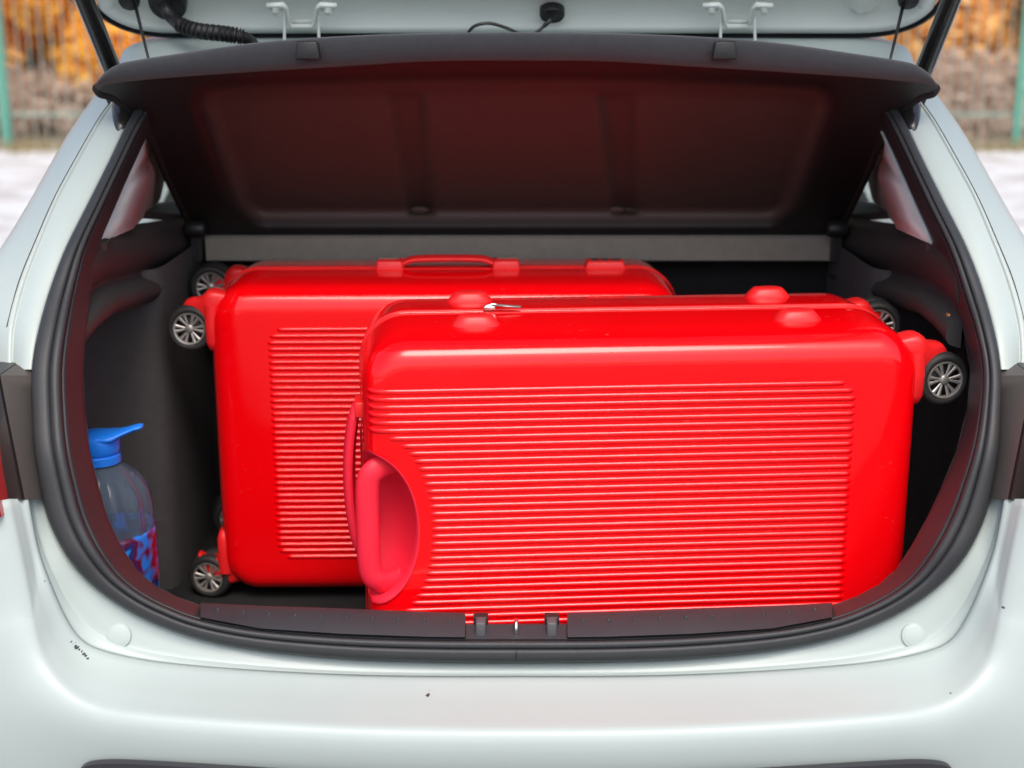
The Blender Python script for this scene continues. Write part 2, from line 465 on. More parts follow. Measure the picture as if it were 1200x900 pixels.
# ---- upper sheet metal: D-pillars and roof gutter
U1 = {13: (592, 433), 14: (590, 384), 15: (577, 331), 16: (558, 280), 17: (536, 228), 18: (510, 180), 19: (487, 140), 20: (470, 116), 21: (452, 90), 22: (426, 70), 23: (305, 64), 24: (150, 60), 25: (0, 58)}
U2 = {13: (655, 433), 14: (650, 376), 15: (628, 324), 16: (600, 284), 17: (572, 238), 18: (545, 190), 19: (521, 150), 20: (497, 116), 21: (470, 80), 22: (443, 50), 23: (325, 45), 24: (155, 44), 25: (0, 44)}
def upper(fn):
    L = [fn(i, -1) for i in range(13, NS)]
    return cr(L + [fn(i, 1) for i in range(NS - 2, 12, -1)], 7)
def up(f, e, g_=0, h=0):
    def fn(i, s):
        a, b, c = R0[i], U1[i], U2[i]
        x = lerp(lerp(a[0], b[0], f), c[0], g_); y = lerp(lerp(a[1], b[1], f), c[1], g_)
        return P(CX + s * x, y, YH[i] + e + h)
    return fn
def side_x(z): return table([(.2, .78), (.45, .83), (.70, .845), (.90, .835), (1.00, .80), (1.04, .735), (1.20, .65), (1.40, .54), (1.44, .48), (1.6, .4)], z)
def upf(Y, k):
    def fn(i, s):
        p = P(CX + s * U2[i][0], U2[i][1], YH[i] + .085)
        if i >= 22: return Vector((p.x, lerp(p.y, Y, k), p.z + .02 * k))
        if i == 21: return Vector((p.x, lerp(p.y, Y, k), p.z + .01 * k))
        return Vector((lerp(p.x, s * side_x(p.z), min(1, k * 1.6)), lerp(p.y, Y, k), p.z))
    return fn
rows = [upper(up(f, e, g_)) for f, e, g_ in ((-.06, .02, 0), (-.04, .006, 0), (.1, .004, 0), (.5, .010, 0), (.90, .017, 0), (.96, .020, 0), (1, .017, 0), (1, .019, .08), (1, .030, .3), (1, .040, .55), (1, .045, .66), (1, .052, .8), (1, .062, .93), (1, .075, .985), (1, .085, 1))]
rows += [upper(upf(2.2, k)) for k in (.05, .12, .25, .5, .8, 1)]
mb = MB(); mb.grid(rows)
M['pillarpaint'] = M['paint']
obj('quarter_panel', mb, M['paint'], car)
# thin panel joint along the pillars
for s in (-1, 1):
    mb = MB()
    pts = cr([up(1, .0195, .12)(i, s) for i in range(14, 21)], 4)
    mb.tube(pts, .0006, 6)
    obj('panel_joint', mb, M['lampgrey'], car)

# ---- tail lamps
for s in (-1, 1):
    root = empty('tail_lamp', (s * .66, 1.5, .95)); root.parent = car
    root.matrix_parent_inverse = Matrix.Translation(-car.location)
    st = [(10, 585), (11, 530), (12, 480), (13, 440)]
    def lampline(y): return table([(433, 606), (455, 602), (585, 576)], y)
    rows = []
    for f, e in ((0, .014), (0.01, .005), (.06, -.002), (.9, -.030), (1.0, -.033)):
        rows.append(cr([P(CX + s * lerp(R0[i][0] - 4, lampline(y), f), y, YH[i] + e) for i, y in st], 4))
    mb = MB(); mb.grid(rows)
    for j in (0, -1):                       # close the housing above and below
        edge = [r[j] for r in rows]
        mb.grid([edge, [p + Vector((0, .05, 0)) for p in edge]])
    obj('inner_housing', mb, M['lampgrey'], root, sharp=40)
    rows = []
    for f, e in ((0, -.031), (.04, -.036), (.5, -.030), (1.0, -.012)):
        rows.append(cr([P(CX + s * lerp(lampline(y), 690 - (10 - 0) , f), y + (14 * f if y > 560 else 0), YH[i] + e) for i, y in st], 4))
    mb = MB(); mb.grid(rows)
    for j in (0, -1):
        edge = [r[j] for r in rows]
        mb.grid([edge, [p + Vector((0, .06, 0)) for p in edge]])
    obj('outer_housing', mb, M['lampblack'], root, sharp=40)
    rows = []
    for u, e in ((601, -.036), (606, -.044), (640, -.046), (700, -.030), (780, .03), (840, .14)):
        rows.append([P(CX + s * (u + (612 - y) * .28), y, 1.375 + e + .02) for y in (606, 600, 570, 520, 470, 452)])
    mb = MB(); mb.grid(rows)
    b = [r[0] for r in rows]; mb.grid([b, [p + Vector((0, .05, 0)) for p in b]])
    b = rows[0]; mb.grid([b, [p + Vector((0, .05, 0)) for p in b]])
    obj('red_lens', mb, M['redlens'], root, sharp=50)

# ---- rear body corners, sides, roof, nose (rest of the car)
for s in (-1, 1):
    mb = MB()
    zs = [1.03, 1.00, .95, .88, .80, .70, .60, .50, .40, .30]
    def col(Y, z):
        x = side_x(z) if Y < 4.9 else side_x(z) * (1 - .10 * ((Y - 4.9) / .5) ** 2)
        if z <= .62:
            for wy in (2.12, 4.62):
                d = abs(Y - wy)
                if d < .36 and z < .32 + math.sqrt(max(0, .36 ** 2 - d * d)): z = min(.9, .32 + math.sqrt(max(0, .36 ** 2 - d * d)))
        return Vector((s * x, Y, z))
    Ys = [1.56, 1.66, 1.76, 1.80, 1.86, 1.95, 2.04, 2.12, 2.2, 2.3, 2.38, 2.44, 2.48, 2.6, 3.0, 3.5, 4.0, 4.26, 4.3, 4.36, 4.45, 4.54, 4.62, 4.7, 4.8, 4.88, 4.94, 4.98, 5.2, 5.4]
    rows = []
    for Y in Ys: rows.append([col(Y, z) for z in zs])
    # the rear end of the side meets the lamp and bumper corner
    rows.insert(0, [Vector((s * (side_x(z) - .03), 1.49, z)) for z in zs])
    rows.insert(0, [Vector((s * (side_x(z) - .11), 1.425, z)) for z in zs])
    mb.grid(rows)
    obj('side_panel', mb, M['paint'], car)
    # deck between the lamp/quarter panel and the side: shoulder
    mb = MB()
    rows = []
    for k in (0, .5, 1):
        rows.append([Vector((s * lerp(.55, .735, k), 1.50 + .06 * k, 1.035 + .0 * k)), Vector((s * lerp(.60, .745, k), 1.7, 1.045)), Vector((s * lerp(.66, .74, k), 2.2, 1.045))])
    mb.grid(rows)
    obj('shoulder_panel', mb, M['paint'], car)
    # greenhouse: side glass, pillars, sill
    def gp(Y, z): return Vector((s * (side_x(z) - .004), Y, z))
    def pane(a, b, c, d):
        mb = MB(); mb.grid([[gp(*a), gp(*b)], [gp(*d), gp(*c)]]); return mb
    for q in (((2.2, 1.045), (2.2, 1.40), (3.06, 1.41), (3.06, 1.045)), ((3.16, 1.045), (3.16, 1.41), (3.75, 1.40), (4.15, 1.045))):
        obj('side_window', pane(*q), M['glass'], car, smooth=False, solid=.004)
    mb = MB()
    for y0, y1 in ((3.05, 3.17),):
        mb.box((s * .645, (y0 + y1) / 2, 1.225), (.05, y1 - y0, .44), Matrix.Rotation(-s * .47, 3, 'Y'))
    obj('centre_pillar', mb, M['black'], car, smooth=False)
    mb = MB(); mb.tube([(s * .54, 3.7, 1.41), (s * .66, 4.1, 1.16), (s * .72, 4.3, 1.03)], .035, 8)
    obj('front_pillar', mb, M['paint'], car)
    # road wheels
    for wy in (2.12, 4.62):
        t = MB(); t.lathe([(.20, -.10), (.29, -.105), (.325, -.08), (.33, 0), (.325, .08), (.29, .105), (.20, .10)], (s * .72, wy, .33), 'x', 40, False, False)
        wl = obj('road_wheel', t, M['tyre'], car)
        t = MB(); t.lathe([(.0001, s * .085), (.03, s * .085), (.05, s * .06), (.19, s * .075), (.215, s * .10), (.21, -s * .09)], (s * .72, wy, .33), 'x', 40, False, False)
        obj('wheel_rim', t, M['alloy'], wl)
mb = MB()
rows = []
for Y, z in ((2.1, 1.452), (2.6, 1.475), (3.2, 1.475), (3.75, 1.43)):
    rows.append([Vector((x * .56, Y, z - .05 * abs(x) ** 3)) for x in (-1, -.85, -.6, -.3, 0, .3, .6, .85, 1)])
mb.grid(rows)
obj('roof', mb, M['paint'], car, solid=.03)
mb = MB(); mb.grid([[Vector((x * .54, 3.75, 1.41)) for x in (-1, 0, 1)], [Vector((x * .70, 4.32, 1.04)) for x in (-1, 0, 1)]])
obj('windscreen', mb, M['glass'], car, smooth=False, solid=.005)
mb = MB()
rows = []
for Y, z, k in ((4.2, 1.05, .76), (4.6, 1.02, .78), (5.1, .95, .77), (5.38, .84, .73), (5.44, .60, .72), (5.42, .30, .72)):
    rows.append([Vector((x * k, Y - .08 * abs(x) ** 3, z - .03 * abs(x) ** 3)) for x in (-1, -.7, -.35, 0, .35, .7, 1)])
mb.grid(rows)
obj('bonnet', mb, M['paint'], car, solid=.01)
mb = MB(); mb.box((0, 3.35, .29), (1.36, 3.9, .05)); obj('underbody', mb, M['black'], car, smooth=False)
mb = MB(); mb.box((0, 4.2, .82), (1.38, .06, .5), Matrix.Rotation(0, 3, 'X')); obj('dashboard', mb, M['black'], car, smooth=False, bevel=.02)

# ---- trunk interior
FLOOR = .664
mb = MB(); mb.box((0, 1.80, FLOOR - .02), (1.24, .74, .04))
obj('trunk_floor', mb, M['carpet'], car, smooth=False)
# closure between the trim's inner edge and the trunk lining
i1 = 16
inner, outer, outer2 = [], [], []
def st_list(fn): return [fn(i, -1) for i in range(i1, -1, -1)] + [fn(i, 1) for i in range(1, i1 + 1)]
def tin(i, s): return P(CX + s * (S4[i][0] + (S4R.get(i, 0) if s > 0 else 0)), S4[i][1], YH[i] + .076)
def tout(i, s):
    p = tin(i, s)
    if i <= 3: return Vector((p.x * 1.2, p.y + .012, FLOOR - .01))
    if i == 4: return Vector((s * .52, p.y + .012, FLOOR - .01))
    if i == 5: return Vector((s * .60, p.y + .012, FLOOR - .01))
    return Vector((s * .61, p.y + .01, max(FLOOR, p.z)))
mb = MB(); mb.grid([st_list(tin), [lerp(a, b, .5) for a, b in zip(st_list(tin), st_list(tout))], st_list(tout)])
obj('inner_lining', mb, M['felt'], car, sharp=50)
for s in (-1, 1):
    # side niche wall, wheel arch face and wheel arch flank, with a rounded edge between
    pl = [(.606, 1.40), (.606, 1.55), (.604, 1.74), (.598, 1.80), (.585, 1.835), (.560, 1.85), (.52, 1.858), (.500, 1.862), (.486, 1.870), (.479, 1.885), (.477, 1.91), (.476, 2.0), (.476, 2.17)]
    mb = MB(); mb.grid([[Vector((s * x, y, z)) for x, y in pl] for z in (FLOOR - .01, .72, .85, 1.0, 1.12)])
    obj('trunk_wall', mb, M['felt'], car, sharp=60)
    # shelf support ledge
    prof = [(.62, 1.165), (.515, 1.190), (.500, 1.187), (.492, 1.178), (.488, 1.160), (.492, 1.140), (.500, 1.126), (.494, 1.118), (.484, 1.112), (.481, 1.100), (.486, 1.090), (.50, 1.086), (.62, 1.086)]
    rows = []
    for Y, dz, dx, mx_ in ((1.575, -.004, .006, .505), (1.62, .006, .002, .525), (1.69, .010, 0, .56), (1.85, -.008, -.002, .60), (2.02, -.026, -.004, .60), (2.13, -.036, -.006, .60)):
        rows.append([Vector((s * min(x + dx, mx_), Y, z + dz)) for x, z in prof])
    mb = MB(); b = mb.grid([cr(r, 3) for r in rows]); nl = len(cr(rows[0], 3)); mb.cap(b, nl); mb.cap(b + 5 * nl, nl)
    obj('shelf_ledge', mb, M['ledge'], car, sharp=60)
    # rear shelf deck beyond the ledge under the window
    mb = MB(); mb.grid([[P(CX + s * u, y, Y) for u, y, Y in ((480, 285, 1.68), (445, 247, 1.90), (385, 252, 2.14))], [P(CX + s * u, y, Y) for u, y, Y in ((495, 284, 1.66), (470, 240, 2.0), (402, 236, 2.3))]])
    obj('ledge_deck', mb, M['ledge'], car, solid=.01, smooth=False)
    # D-pillar inner trim: light panel facing the opening, darker return beside the window
    A = [(490, 286, 0), (480, 262, 0), (461, 220, 0), (443, 180, 0), (428, 148, 0), (415, 128, 0)]
    B = [(449, 268, 1.80), (443, 252, 1.815), (428, 205, 1.845), (431, 183, 1.855), (425, 150, 1.87), (415, 120, 1.89)]
    C = [(441, 243, 1.93), (441, 240, 1.935), (412, 205, 2.05), (411, 196, 2.06), (412, 160, 2.06), (405, 120, 2.06)]
    A = [(u, y, hatchY(y) + .072) for u, y, _ in A]
    B = [(u, y, hatchY(a[1]) + .20) for (u, y, _), a in zip(B, A)]
    mb = MB(); mb.grid([[P(CX + s * u, y, Y) for u, y, Y in A], [P(CX + s * u, y, Y) for u, y, Y in B]])
    obj('pillar_trim', mb, M['beige'], car, sharp=40, solid=-.004 if s < 0 else .004)
    D = [(417, 234, 2.16), (416, 230, 2.16), (410, 203, 2.17), (409, 195, 2.17), (405, 160, 2.18), (400, 120, 2.18)]
    mb = MB(); mb.grid([[P(CX + s * u, y, Y) for u, y, Y in B], [P(CX + s * lerp(b[0], d[0], .5), lerp(b[1] , d[1], .5), lerp(b[2], d[2], .5)) for b, d in zip(B, D)], [P(CX + s * u, y, Y) for u, y, Y in D]])
    pt = obj('pillar_return', mb, M['beige2'], car, sharp=40)
    # window sill and inner door trim seen past the shelf
    mb = MB(); mb.grid([[Vector((s * .735, Y, 1.045)) for Y in (2.1, 2.6, 3.1)], [Vector((s * .60, Y, 1.075)) for Y in (2.1, 2.6, 3.1)], [Vector((s * .58, Y, .70)) for Y in (2.1, 2.6, 3.1)]])
    obj('door_trim', mb, M['beige2'], car, sharp=30)
# rear seat backs
for k, (x0, x1) in enumerate(((-.60, .10), (.105, .60))):
    mb = MB(); mb.box(((x0 + x1) / 2, 2.185, .885), (x1 - x0, .07, .45))
    obj('seat_back', mb, M['carpet'], car, bevel=.012)
# small amber lamp on the lining
mb = MB(); mb.box(P(1108, 377, 1.60), (.006, .016, .022), Matrix.Rotation(.25, 3, 'Y'))
obj('trunk_lamp', mb, M['amber'], car, bevel=.003)

# ---- sill plates with dimples, latch
for s in (-1, 1):
    us = [60 + 310 * k / 40 for k in range(41)]
    def ty(u): return table([(0, 718), (60, 718), (105, 717), (205, 713), (300, 710), (340, 708), (372, 706)], u)
    def by(u): return table([(0, 749), (105, 748), (205, 744.5), (300, 738), (372, 724)], u)
    rows = []
    for f, e in ((0, .012), (0, .004), (.06, .001), (.4, .012), (.8, .030), (.94, .038), (1.0, .046), (1.0, .056), (.4, .066)):
        rows.append([P(CX + s * u, lerp(by(u), ty(u), f), 1.400 + e) for u in us])
    mb = MB(); mb.grid(rows)
    for j in (0, -1):
        e = [r[j] for r in rows]
        mb.grid([e, [p + Vector((0, .02, -.022)) for p in e]])
    sp = obj('sill_plate', mb, M['plate'], car, sharp=40)
    for k in range(10):
        u = 78 + k * 30.2
        c = P(CX + s * u, lerp(by(u), ty(u), .70), 1.4235)
        mb = MB(); mb.lathe([(.0001, .0014), (.0010, .0012), (.0017, .0006), (.0020, -.002)], c, 'z', 10, False, False)
        obj('sill_stud', mb, M['plate'], sp)
mb = MB()
a = [P(x, 749, 1.404) for x in (546, 575, 605, 635, 664)]; b = [P(x, 732, 1.425) for x in (546, 575, 605, 635, 664)]; c = [p + Vector((0, .010, -.030)) for p in b]
mb.grid([a, b, c])
obj('latch_cover', mb, M['plate'], car, smooth=False, solid=.003)
for s in (-1, 1):
    mb = MB(); mb.box(P(CX + s * 41.5, 737, 1.418), (.0105, .018, .0215)); 
    o = obj('latch_guide', mb, M['graphite'], car, bevel=.0018)
    mb = MB(); mb.box(P(CX + s * 41.5 - s * 0, 731, 1.432), (.016, .014, .022)); obj('guide_rubber', mb, M['black'], o, bevel=.002)
mb = MB(); mb.tube([P(605, 747, 1.412), P(605, 730, 1.412), P(605, 727, 1.43), P(605, 735, 1.45)], .0024, 10)
obj('latch_striker', mb, M['steel'], car)
# seal joint at the bottom centre
mb = MB(); mb.tube([band(f, e - .0005)[len(st_list(tin)) * 0 + (NS - 1) * 6] for f, e in seal_prof[2:8]], .0007, 6)
obj('seal_joint', mb, M['black'], seal)

# ---- parcel shelf, tipped up
SH0 = Vector((0, 2.10, 1.137)); SHF = Vector((0, 1.70, 1.399))
shv = (SHF - SH0).normalized(); shn = Vector((1, 0, 0)).cross(shv).normalized()
if shn.y > 0: shn = -shn                # towards the camera and down
def shp(px, py, off=0): return on_plane(px, py, SH0 + shn * off, shn)
shelf_root = empty('parcel_shelf', SH0); shelf_root.parent = car
shelf_root.matrix_parent_inverse = Matrix.Translation(-car.location)
topb = [(0, 69), (105, 70), (205, 76), (305, 82), (405, 89), (450, 93), (472, 95.5), (485, 98.5), (490.5, 104)]
sideb = [(486, 108), (472, 112), (452, 127), (436, 146), (425, 164), (412, 197), (392, 240), (375, 272)]
def edge_u(y):                          # half width of the shelf at photo height y
    tab = [(69, 0), (70, 105), (76, 205), (82, 305), (89, 405), (93, 450), (98.5, 485), (104, 490.5), (108, 486), (112, 472), (127, 452), (146, 436), (164, 425), (197, 412), (240, 392), (280, 371)]
    return table(tab, y)
# under side: grid in the shelf's own axes with the pressed recess and two channels
def rbox(u, y):
    """signed measure of the pressed recess: >0 inside"""
    hw = lerp(385, 322, (y - 88) / 180.0)
    ytop = 84 + 12 * (u / 380) ** 2 + 4
    dx = hw - abs(u); dt = y - ytop; db = 266 - y
    r = 34.0
    ax, ay = max(0, r - dx), max(0, r - min(dt, db))
    if min(dx, dt, db) < -30: return -30
    return r - math.hypot(ax, ay) if (ax > 0 or ay > 0) else min(dx, dt, db)
def sstep(x, a, b):
    t = min(1, max(0, (x - a) / (b - a))); return t * t * (3 - 2 * t)
def depth(u, y):
    d = .030 * sstep(rbox(u, y), -8, 24)
    for c0, c1 in ((-128, -112), (118, 128)):
        yy = (y - 112) / 133.0
        uc = lerp(c0, c1, yy); hw = lerp(20, 14, yy)
        e = min(hw - abs(u - uc), (y - 108) * .8, (250 - y))
        d += .012 * sstep(e, -3, 6)
    return -d
ny, nx = 90, 150
rows = []
outline_top = cr([Vector((u, y, 0)) for u, y in topb], 12)
def topy(u):
    u = abs(u)
    return table([(u_, y_) for u_, y_ in [(p.x, p.y) for p in outline_top]], u)
for j in range(ny + 1):
    row = []
    for i in range(nx + 1):
        a = (i / nx) * 2 - 1
        t = j / ny
        y = lerp(104, 278, t ** 1.0) if t > 0 else 104
        u = a * edge_u(y)
        if t == 0: pass
        # upper rows follow the arched front edge
        k = 1 - sstep(t, 0, .45)
        yy = y - (104 - topy(a * 490)) * k
        u = a * edge_u(max(104, y))
        row.append(shp(CX + u, yy, depth(u, yy)))
    rows.append(row)
mb = MB(); mb.grid(rows)
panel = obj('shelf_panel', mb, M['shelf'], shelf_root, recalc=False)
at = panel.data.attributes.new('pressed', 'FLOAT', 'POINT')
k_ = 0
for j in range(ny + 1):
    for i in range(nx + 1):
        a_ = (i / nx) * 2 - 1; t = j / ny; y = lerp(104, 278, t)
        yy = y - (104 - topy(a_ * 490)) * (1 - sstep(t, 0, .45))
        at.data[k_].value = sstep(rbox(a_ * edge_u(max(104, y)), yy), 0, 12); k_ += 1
# lighter base colour in the pressed panel, near black on the border round it
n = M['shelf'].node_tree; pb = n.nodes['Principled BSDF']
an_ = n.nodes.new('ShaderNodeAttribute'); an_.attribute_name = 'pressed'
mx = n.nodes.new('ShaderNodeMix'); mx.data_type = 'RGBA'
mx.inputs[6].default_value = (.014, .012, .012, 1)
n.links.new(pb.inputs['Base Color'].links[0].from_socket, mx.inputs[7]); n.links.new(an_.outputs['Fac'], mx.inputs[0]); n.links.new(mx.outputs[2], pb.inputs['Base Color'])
# felt covered front lip
lip_top = [(0, 39), (105, 40), (205, 43.5), (305, 51), (405, 65), (450, 72), (470, 77), (484, 87), (493, 99)]
Lb = [(-u, y) for u, y in topb[::-1]] + topb[1:]
Lt = [(-u, y) for u, y in lip_top[::-1]] + lip_top[1:]
lo = cr([shp(CX + u, y, .002) for u, y in Lb], 8)
TH = P(CX, 39, 1.692)
def liprow(k, off):
    out = []
    for (u, y), (u2, y2) in zip(Lb, Lt):
        a = shp(CX + u, y, .002); b = P(CX + u2, y2, a.y - .006)
        out.append(lerp(a, b, k) + Vector((0, -off, 0)))
    return cr(out, 8)
topr = liprow(1, 0)
rows = [[p - shn * .02 - shv * .006 for p in lo], [p - shv * .004 for p in lo], lo, liprow(.05, .003), liprow(.2, .006), liprow(.5, .008), liprow(.8, .006), liprow(.95, .002), topr,
        [p + Vector((0, .012, .001)) for p in topr], [p + Vector((0, .05, -.028)) for p in topr]]
mb = MB(); mb.grid(rows)
lip = obj('front_lip', mb, M['shelffelt'], shelf_root)
# top skin of the shelf (felt side, turned away) and rolled side edges
mb = MB()
back = []
for j in range(0, ny + 1, 6):
    back.append([rows_p - shn * (.010 + .040 * sstep(j / ny, .02, .25)) for rows_p in [shp(CX + ((i / 20) * 2 - 1) * edge_u(max(104, lerp(104, 278, j / ny))), lerp(104, 278, j / ny) - (104 - topy(((i / 20) * 2 - 1) * 490)) * (1 - sstep(j / ny, 0, .45))) for i in range(21)]])
mb.grid(back)
obj('shelf_top', mb, M['shelffelt'], shelf_root)
for s in (-1, 1):
    pts = cr([shp(CX + s * u, y, -.006) for u, y in [(490, 103)] + sideb], 5)
    mb = MB(); mb.tube(pts, .0075, 10)
    obj('shelf_edge', mb, M['border'], shelf_root)
    # clip on the lip
    c = lerp(liprow(.5, .010)[0], liprow(.5, .010)[0], 0)
    px = CX + s * 244
    c = P(px, 59, 1.688)
    mb = MB(); mb.box(c + Vector((0, .0, 0)), (.029, .014, .021), None, .82)
    obj('lip_clip', mb, M['black'], shelf_root, bevel=.002)
    # channel end spots
    c = shp(492 if s < 0 else 722, 247, -.030)
    mb = MB(); mb.lathe([(.0001, .004), (.007, .0035), (.012, .0015), (.0145, -.001)], (0, 0, 0), 'z', 16, False, False)
    q = shn.to_track_quat('Z', 'Y').to_matrix()
    mb.v = [tuple(c + q @ Vector((v[0] * 1.0, v[1] * .7, v[2]))) for v in mb.v]
    obj('channel_boss', mb, mat('boss_%s' % ('a' if s < 0 else 'b'), (.10, .075, .07), .35), shelf_root)
    # pivots
    c = P(CX + s * 376, 268, 2.06)
    mb = MB(); mb.lathe([(.0001, -.014), (.010, -.014), (.0125, -.010), (.0125, .010), (.010, .014), (.0001, .014)], c, 'x', 16, False, False); mb.box(c + Vector((s * .004, .02, -.025)), (.012, .02, .05))
    obj('shelf_pivot', mb, M['black'], shelf_root, sharp=40)
# fixed rear strip under the hinge
mb = MB()
a = [P(x, 279, 2.098) for x in (240, 420, 605, 790, 976)]; b = [P(x, 305, 2.098) for x in (242, 420, 605, 790, 974)]
mb.grid([[p + Vector((0, .06, .004)) for p in a], [p + Vector((0, .004, .002)) for p in a], a, b, [p + Vector((0, .003, -.002)) for p in b], [p + Vector((0, .06, -.002)) for p in b]])
obj('hinge_strip', mb, M['greyfelt'], shelf_root, sharp=40)

# ---- tailgate
TG0 = P(CX, 43, 1.97)
tgv = Vector((0, -.70, .56)).normalized(); tgn = Vector((1, 0, 0)).cross(tgv).normalized()
if tgn.y > 0: tgn = -tgn                # inner face, towards the camera and down
def tgp(px, py, off=0): return on_plane(px, py, TG0 + tgn * off, tgn)
def tgw(x, v, off=0): return Vector((x, 0, 0)) + TG0 + tgv * v + tgn * off
tg = empty('tailgate', TG0); tg.parent = car
tg.matrix_parent_inverse = Matrix.Translation(-car.location)
low = [(0, 43), (200, 43), (350, 43), (390, 43), (420, 42), (448, 37.5), (472, 28), (490, 14), (499, -2)]
lowp = [tgp(CX + u, y) for u, y in low]
lp = [(p.x, (p - TG0).dot(tgv)) for p in lowp]
lp += [(.585, .16), (.61, .26), (.625, .45), (.62, .70), (.56, .86), (.45, .90), (.2, .92)]
outl = [(-x, v) for x, v in lp[:0:-1]] + lp       # from the far centre-left round to the far centre-right
oc = cr([Vector((x, v, 0)) for x, v in outl], 5, closed=True)
ctr = Vector((0, .45, 0))
def ring(inset, off):
    out = []
    n = len(oc)
    for i, p in enumerate(oc):
        t = (oc[(i + 1) % n] - oc[i - 1]).normalized(); nn = Vector((-t.y, t.x, 0))
        if nn.dot(ctr - p) < 0: nn = -nn
        q = p + nn * inset
        out.append(tgw(q.x, q.y, off))
    return out
rows = [ring(.0, -.055), ring(-.004, -.035), ring(.0, -.010), ring(.002, -.004), ring(.006, -.001), ring(.017, .001), ring(.021, -.001), ring(.024, -.006), ring(.040, -.010), ring(.060, -.012), ring(.075, -.010), ring(.085, -.002), ring(.10, .0), ring(.12, -.02)]
mb = MB(); mb.grid(rows, closed_u=True)
tpanel = obj('inner_frame', mb, M['paint_lifted'], tg, sharp=50)
mb = MB(); r_ = ring(.11, -.018); r2 = [lerp(p, tgw(0, .5, -.025), .55) for p in r_]; b = mb.grid([r_, r2], closed_u=True); mb.cap(b + len(r_), len(r_))
obj('rear_glass', mb, M['darkglass'], tg, smooth=False)
mb = MB(); mb.grid([ring(-.0045, -.014), ring(-.0075, -.008), ring(-.006, -.002), ring(-.001, .0)], closed_u=True)
obj('edge_seal', mb, M['black'], tg)
# hinge brackets
for s in (-1, 1):
    px = CX + s * 0
    hx = 353.5 if s < 0 else 864.5
    def H(dx, y, off=.016): return tgp(hx + dx, y, off)
    mb = MB()
    pts = [H(-41, 6.5), H(-22, 5.5), H(-18.5, 9), H(-15, 27), H(-12, 30.5), H(12, 30.5), H(15, 27), H(18.5, 9), H(22, 5.5), H(41, 6.5)]
    mb.tube([p for p in pts], .0028, 8, flat=(1.4, tuple(tgn)))
    for q in (-1, 1):
        mb.tube([H(q * 19.5, 18, .010), H(q * 20, 34, .020), H(q * 20.5, 54, .045)], .0021, 8)
        mb.tube([H(q * 38, 9, .006), H(q * 22, 9, .006)], .006, 8, flat=(.3, tuple(tgn)))
    mb.tube([H(-13, 25, .010), H(13, 25, .010)], .0026, 8)
    hb = obj('hinge_bracket', mb, M['paint_lifted'], tg)
    for q in (-1, 1):
        c = H(q * 30.5, 12.5, .010)
        mb = MB(); mb.lathe([(.0001, .006), (.0045, .006), (.0048, .0), (.0048, -.004)], (0, 0, 0), 'z', 6, False, False)
        qq = tgn.to_track_quat('Z', 'Y').to_matrix(); mb.v = [tuple(c + qq @ Vector(v)) for v in mb.v]
        obj('hinge_bolt', mb, M['paint_lifted'], hb, smooth=False)
    # cord anchor
    cx, cy = (151, 2) if s < 0 else (1065, 1)
    qq = tgn.to_track_quat('Z', 'Y').to_matrix()
    c = tgp(cx, cy, .0)
    mb = MB(); mb.lathe([(.0001, .005), (.011, .0045), (.0135, .001), (.0140, -.008)], (0, 0, 0), 'z', 24, False, False)
    mb.v = [tuple(c + qq @ Vector((v[0], v[1] * 1.1, v[2]))) for v in mb.v]
    an = obj('cord_anchor', mb, M['black'], tg)
    e = P(174, 69, 1.735) if s < 0 else P(1043, 71, 1.735)
    c0 = tgp(159 if s < 0 else 1058, 8, .004)
    mb = MB(); mb.tube([tgp(157 if s < 0 else 1059, -6, .006), c0, e], [.0028, .0024, .0016], 8)
    obj('shelf_cord', mb, M['black'], car)
qq = tgn.to_track_quat('Z', 'Y').to_matrix()
def grommet(px, py, rx, rv, h=.006):
    c = tgp(px, py, 0)
    mb = MB(); mb.lathe([(.0001, h), (.55, h), (.62, h * .5), (.80, h * .5), (.92, h * .8), (1.0, .0), (1.0, -.01)], (0, 0, 0), 'z', 32, False, False)
    out = []
    for v in mb.v:
        out.append(tuple(c + Vector((1, 0, 0)) * v[0] * rx + tgv * v[1] * rv + tgn * v[2]))
    mb.v = out
    return mb
gm = obj('wiring_grommet', grommet(196, 5, .0245, .030), M['black'], tg)
pts = cr([tgp(193, 6, .004), tgp(196, 14, .016), tgp(203, 22, .022), tgp(213, 30, .036), tgp(232, 36, .048), tgp(258, 39, .060), tgp(278, 42, .066), tgp(290, 46, .064), tgp(298, 54, .05)], 16)
rad = []
for i in range(len(pts)):
    t = i / (len(pts) - 1)
    base = .0085 if t < .36 else (.0090 if t < .80 else .0078)
    rad.append(base + (.0016 * (1 if (i // 2) % 2 else -1) if .36 <= t < .80 else 0))
mb = MB(); mb.tube(pts, rad, 14)
obj('wiring_conduit', mb, M['black'], gm, sharp=60)
gm = obj('cable_grommet', grommet(647, 17.5, .0165, .014, .004), M['black'], tg)
mb = MB(); mb.tube(cr([tgp(646, 18, .004), tgp(644, 24, .014), tgp(637, 31, .020), tgp(630, 37, .026), tgp(620, 42, .03), tgp(608, 39, .03), tgp(594, 33, .026), tgp(575, 27.5, .024), tgp(560, 29, .026), tgp(551, 35, .03), tgp(546, 46, .035)], 6), [.0030] * 12 + [.0022] * 49, 8)
obj('washer_cable', mb, M['blackmetal'], gm)

